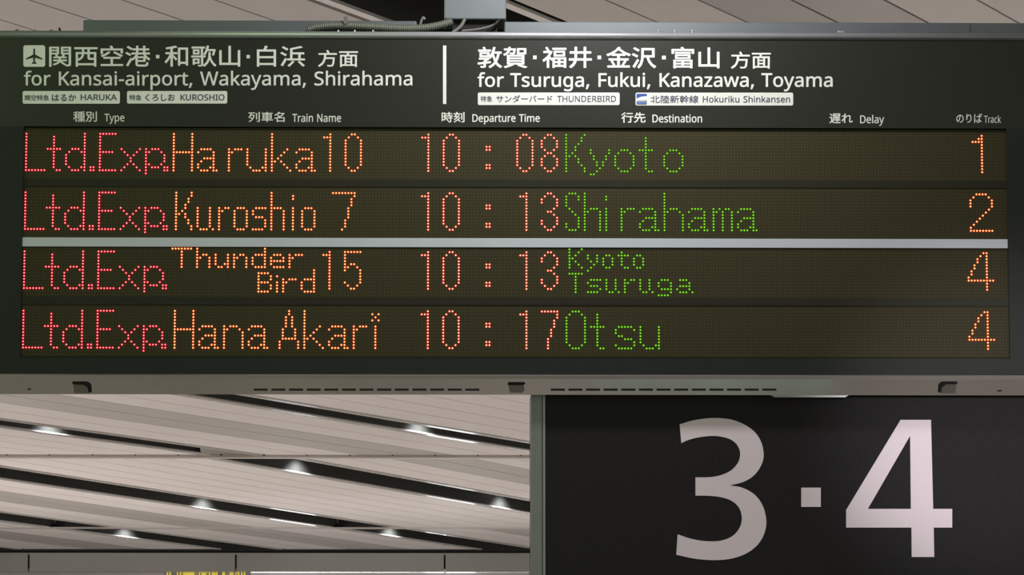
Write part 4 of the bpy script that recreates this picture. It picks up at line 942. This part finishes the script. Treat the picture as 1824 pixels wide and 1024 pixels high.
# ------------------------------------------------------------------ hanger post, conduit and cables above the board
YP = D + 0.07
zp0 = W(845, 34, YP).z
zceil = bay_point(0, 0, YP).z
post = MB()
xa, xb = W(791, 20, YP).x, W(901.5, 20, YP).x
post.box(xa, xb, YP, YP + 0.14, zp0, zceil + 0.02, M_POST)
post = post.build('hanger_post', None, bevel=0.003)
tag(post, 'square grey hanger post dropping from the ceiling to the board top', 'post')
mb = MB()
mb.box(xa + 0.02, xb - 0.02, YP + 0.02, YP + 0.10, W(912, 60, D).z + 0.001, zp0 - 0.001, M_DARK)
mb.build('post_socket', board)

Yq = D + 0.058
ctrl = [W(x, y, Yq) for x, y in ((548, 53), (565, 48.5), (600, 45.5), (650, 47), (700, 50), (740, 50.5), (765, 48.5), (785, 44.5), (800, 40), (806, 37))]
line_ = spline(ctrl, 40)
dist, samples, acc = 0.0, [], 0.0
for i in range(1, len(line_)):
    seg_ = (line_[i] - line_[i - 1]).length
    while acc + seg_ >= dist:
        t = (dist - acc) / seg_
        samples.append(line_[i - 1].lerp(line_[i], t))
        dist += 0.00125
    acc += seg_
radii = [0.0098 if (i % 4) in (1, 2) else 0.0082 for i in range(len(samples))]
o = tube('corrugated_conduit', samples, radii, M_CONDUIT, None, 16)
tag(o, 'grey corrugated conduit lying along the board top beside the post', 'conduit')
p0, p1 = W(612.5, 30.5, Yq), W(619, 44, Yq)
mb = MB()
mb.box(p0.x, p1.x, Yq - 0.012, Yq + 0.012, p1.z, p0.z, M_KNOB)
mb.build('cable_clip', o)
Yk = D + 0.05
for nm, lab, pts, r, m in (
        ('cable', 'pale cable loop standing beside the conduit', ((746, 56), (748, 46), (751, 36), (754, 31), (757, 35)), 0.0028, M_CABLE_PALE),
        ('cable', 'pale cable rising from the board to the post foot', ((806, 58), (815, 52), (822, 45), (828, 34)), 0.0042, M_CABLE_PALE),
        ('cable', 'pale flat cable lying under the post', ((822, 55), (845, 53), (862, 50), (880, 44), (888, 37)), 0.0026, M_CABLE_PALE),
        ('cable', 'black cable under the post, furthest right', ((858, 57), (872, 50), (884, 42), (890, 35)), 0.0032, M_CABLE_BLACK)):
    o = tube(nm, spline([W(x, y, Yk + 0.02) for x, y in pts], 8), [r] * (8 * (len(pts) - 1) + 1), m, None, 12)
    tag(o, lab, 'cable', 'cables under the hanger post')

# ------------------------------------------------------------------ the track number sign under the board
YS = D + 0.046
zs_top, zs_bot = zB + 0.0045, W(1400, 1110, YS).z
sx0, sx1 = W(945.5, 850, YS).x, W(1905, 850, YS).x
sign = thing('track_sign', 'black hanging track sign reading 3·4 below the departure board', 'sign', ((sx0 + sx1) / 2, YS + 0.05, zs_bot))
mb = MB()
pa, pb = W(971.5, 850, YS).x, W(1880, 850, YS).x
mb.box(pa, pb, YS + 0.003, YS + 0.03, zs_bot + 0.02, zs_top, M_SIGN)
panel = mb.build('sign_panel', sign)
mb = MB()
mb.box(sx0, W(966, 850, YS).x, YS - 0.002, YS + 0.12, zs_bot, zs_top, M_SIGNFRAME)
mb.box(W(1885, 850, YS).x, sx1, YS - 0.002, YS + 0.12, zs_bot, zs_top, M_SIGNFRAME)
mb.box(sx0, sx1, YS + 0.031, YS + 0.12, zs_bot, zs_top - 0.002, M_SIGNFRAME)
mb.build('sign_frame', sign, bevel=0.002)
mb = MB()
mb.box(W(966.8, 850, YS).x, W(971.5, 850, YS).x, YS - 0.001, YS + 0.02, zs_bot, zs_top, M_SIGNBEAD)
mb.build('frame_bead', sign, bevel=0.001)


def smooth_loop(parts, n=8):
    """Runs of control points joined at corners; each run is smoothed."""
    out = []
    for run in parts:
        r = spline([Vector((x, y, 0)) for x, y in run], n) if len(run) > 2 else [Vector((x, y, 0)) for x, y in run]
        for p_ in r:
            if not out or (p_ - Vector((*out[-1], 0))).length > 1e-4:
                out.append((p_.x, p_.y))
    return out


three = smooth_loop([
    [(170, 120), (260, 95), (380, 82), (500, 97), (600, 148), (655, 217), (674, 300), (660, 365), (618, 425), (555, 465), (472, 487)],
    [(472, 487), (545, 500), (620, 542), (670, 612), (690, 700), (678, 775), (638, 843), (570, 895), (480, 926), (375, 935), (260, 926), (150, 903)],
    [(150, 903), (158, 780)],
    [(158, 780), (230, 804), (300, 818), (370, 822), (430, 815), (490, 788), (530, 740), (543, 685), (532, 632), (500, 592), (450, 566), (370, 551), (265, 548)],
    [(265, 548), (265, 438)],
    [(265, 438), (350, 437), (420, 424), (480, 395), (520, 350), (533, 300), (522, 256), (490, 220), (440, 199), (370, 190), (290, 198), (230, 212), (180, 233)],
])
three = [(1160 + x / 3.3667, 720 + y / 3.3684) for x, y in three]
four = [(1370, 181), (1482, 181), (1490, 508), (1560, 508), (1560, 577), (1492, 577), (1494, 685), (1411, 685), (1410, 577), (1170, 577), (1170, 512)]
hole = [(1405, 240), (1408, 508), (1250, 508)]
cvt = lambda pts: [(940 + x / 2.0633, 660 + y / 2.0633) for x, y in pts]
YN = YS + 0.003
flat('numeral', [pxloop(three, YN)], YN, 0.0012, M_NUMERAL, panel)
flat('numeral', [pxloop(cvt(four), YN), pxloop(cvt(hole), YN)], YN, 0.0012, M_NUMERAL, panel)
flat('numeral_dot', [pxloop(cvt([(1005, 430), (1077, 430), (1077, 501), (1005, 501)]), YN)], YN, 0.0012, M_NUMERAL, panel)

# ------------------------------------------------------------------ beyond the far beam: a lit yellow lettered sign and two white light boxes
YY = YB + 0.62
M_YELLOW = emission('yellow_sign_lamp', (0.95, 0.72, 0.05), 1.0)
e = thing('hanging_lamp_sign', 'small black sign with yellow lamps hanging under the far beam', 'sign', (W(368, 1030, YY).x, YY, W(368, 1044, YY).z))
mb = MB()
a, b = W(292, 1015, YY), W(446, 1044, YY)
mb.box(a.x, b.x, YY, YY + 0.08, b.z, zb + 0.04, M_BEAM)
mb.build('sign_box', e)
rnd = random.Random(4)
mb = MB()
x = 298.0
while x < 440:
    if rnd.random() < 0.8:
        for r in range(4):
            p = W(x, 1019.4 + r * 2.6, YY)
            if rnd.random() < 0.8:
                mb.cyl((p.x, YY - 0.004, p.z), (p.x, YY, p.z), 0.0085, 0.0085, M_YELLOW, 8)
    x += 2.6
mb.build('lamp_lettering', e)

# unseen light boxes added at the far wall, lower than the frame, for the ceiling trims to mirror
M_LIT = emission('lit_box_face', (0.9, 0.95, 1.0), 5.0)
for n, (px, wpx, za, zc) in enumerate(((802, 85, -0.35, 0.75), (520, 80, -0.2, 0.5))):
    a, c = W(px - wpx / 2, 1024, 51.9).x, W(px + wpx / 2, 1024, 51.9).x
    mb = MB()
    mb.box(a, c, 51.9, 52.0, za, zc, M_LIT)
    o = mb.build('light_box_%d' % (n + 1))
    o['kind'] = 'structure'
    mb = MB()
    for x0_, x1_, z0_, z1_ in ((a - 0.05, a, za - 0.05, zc + 0.05), (c, c + 0.05, za - 0.05, zc + 0.05), (a, c, za - 0.05, za), (a, c, zc, zc + 0.05)):
        mb.box(x0_, x1_, 51.86, 52.0, z0_, z1_, M_ALU)
    mb.build('light_box_frame', o)
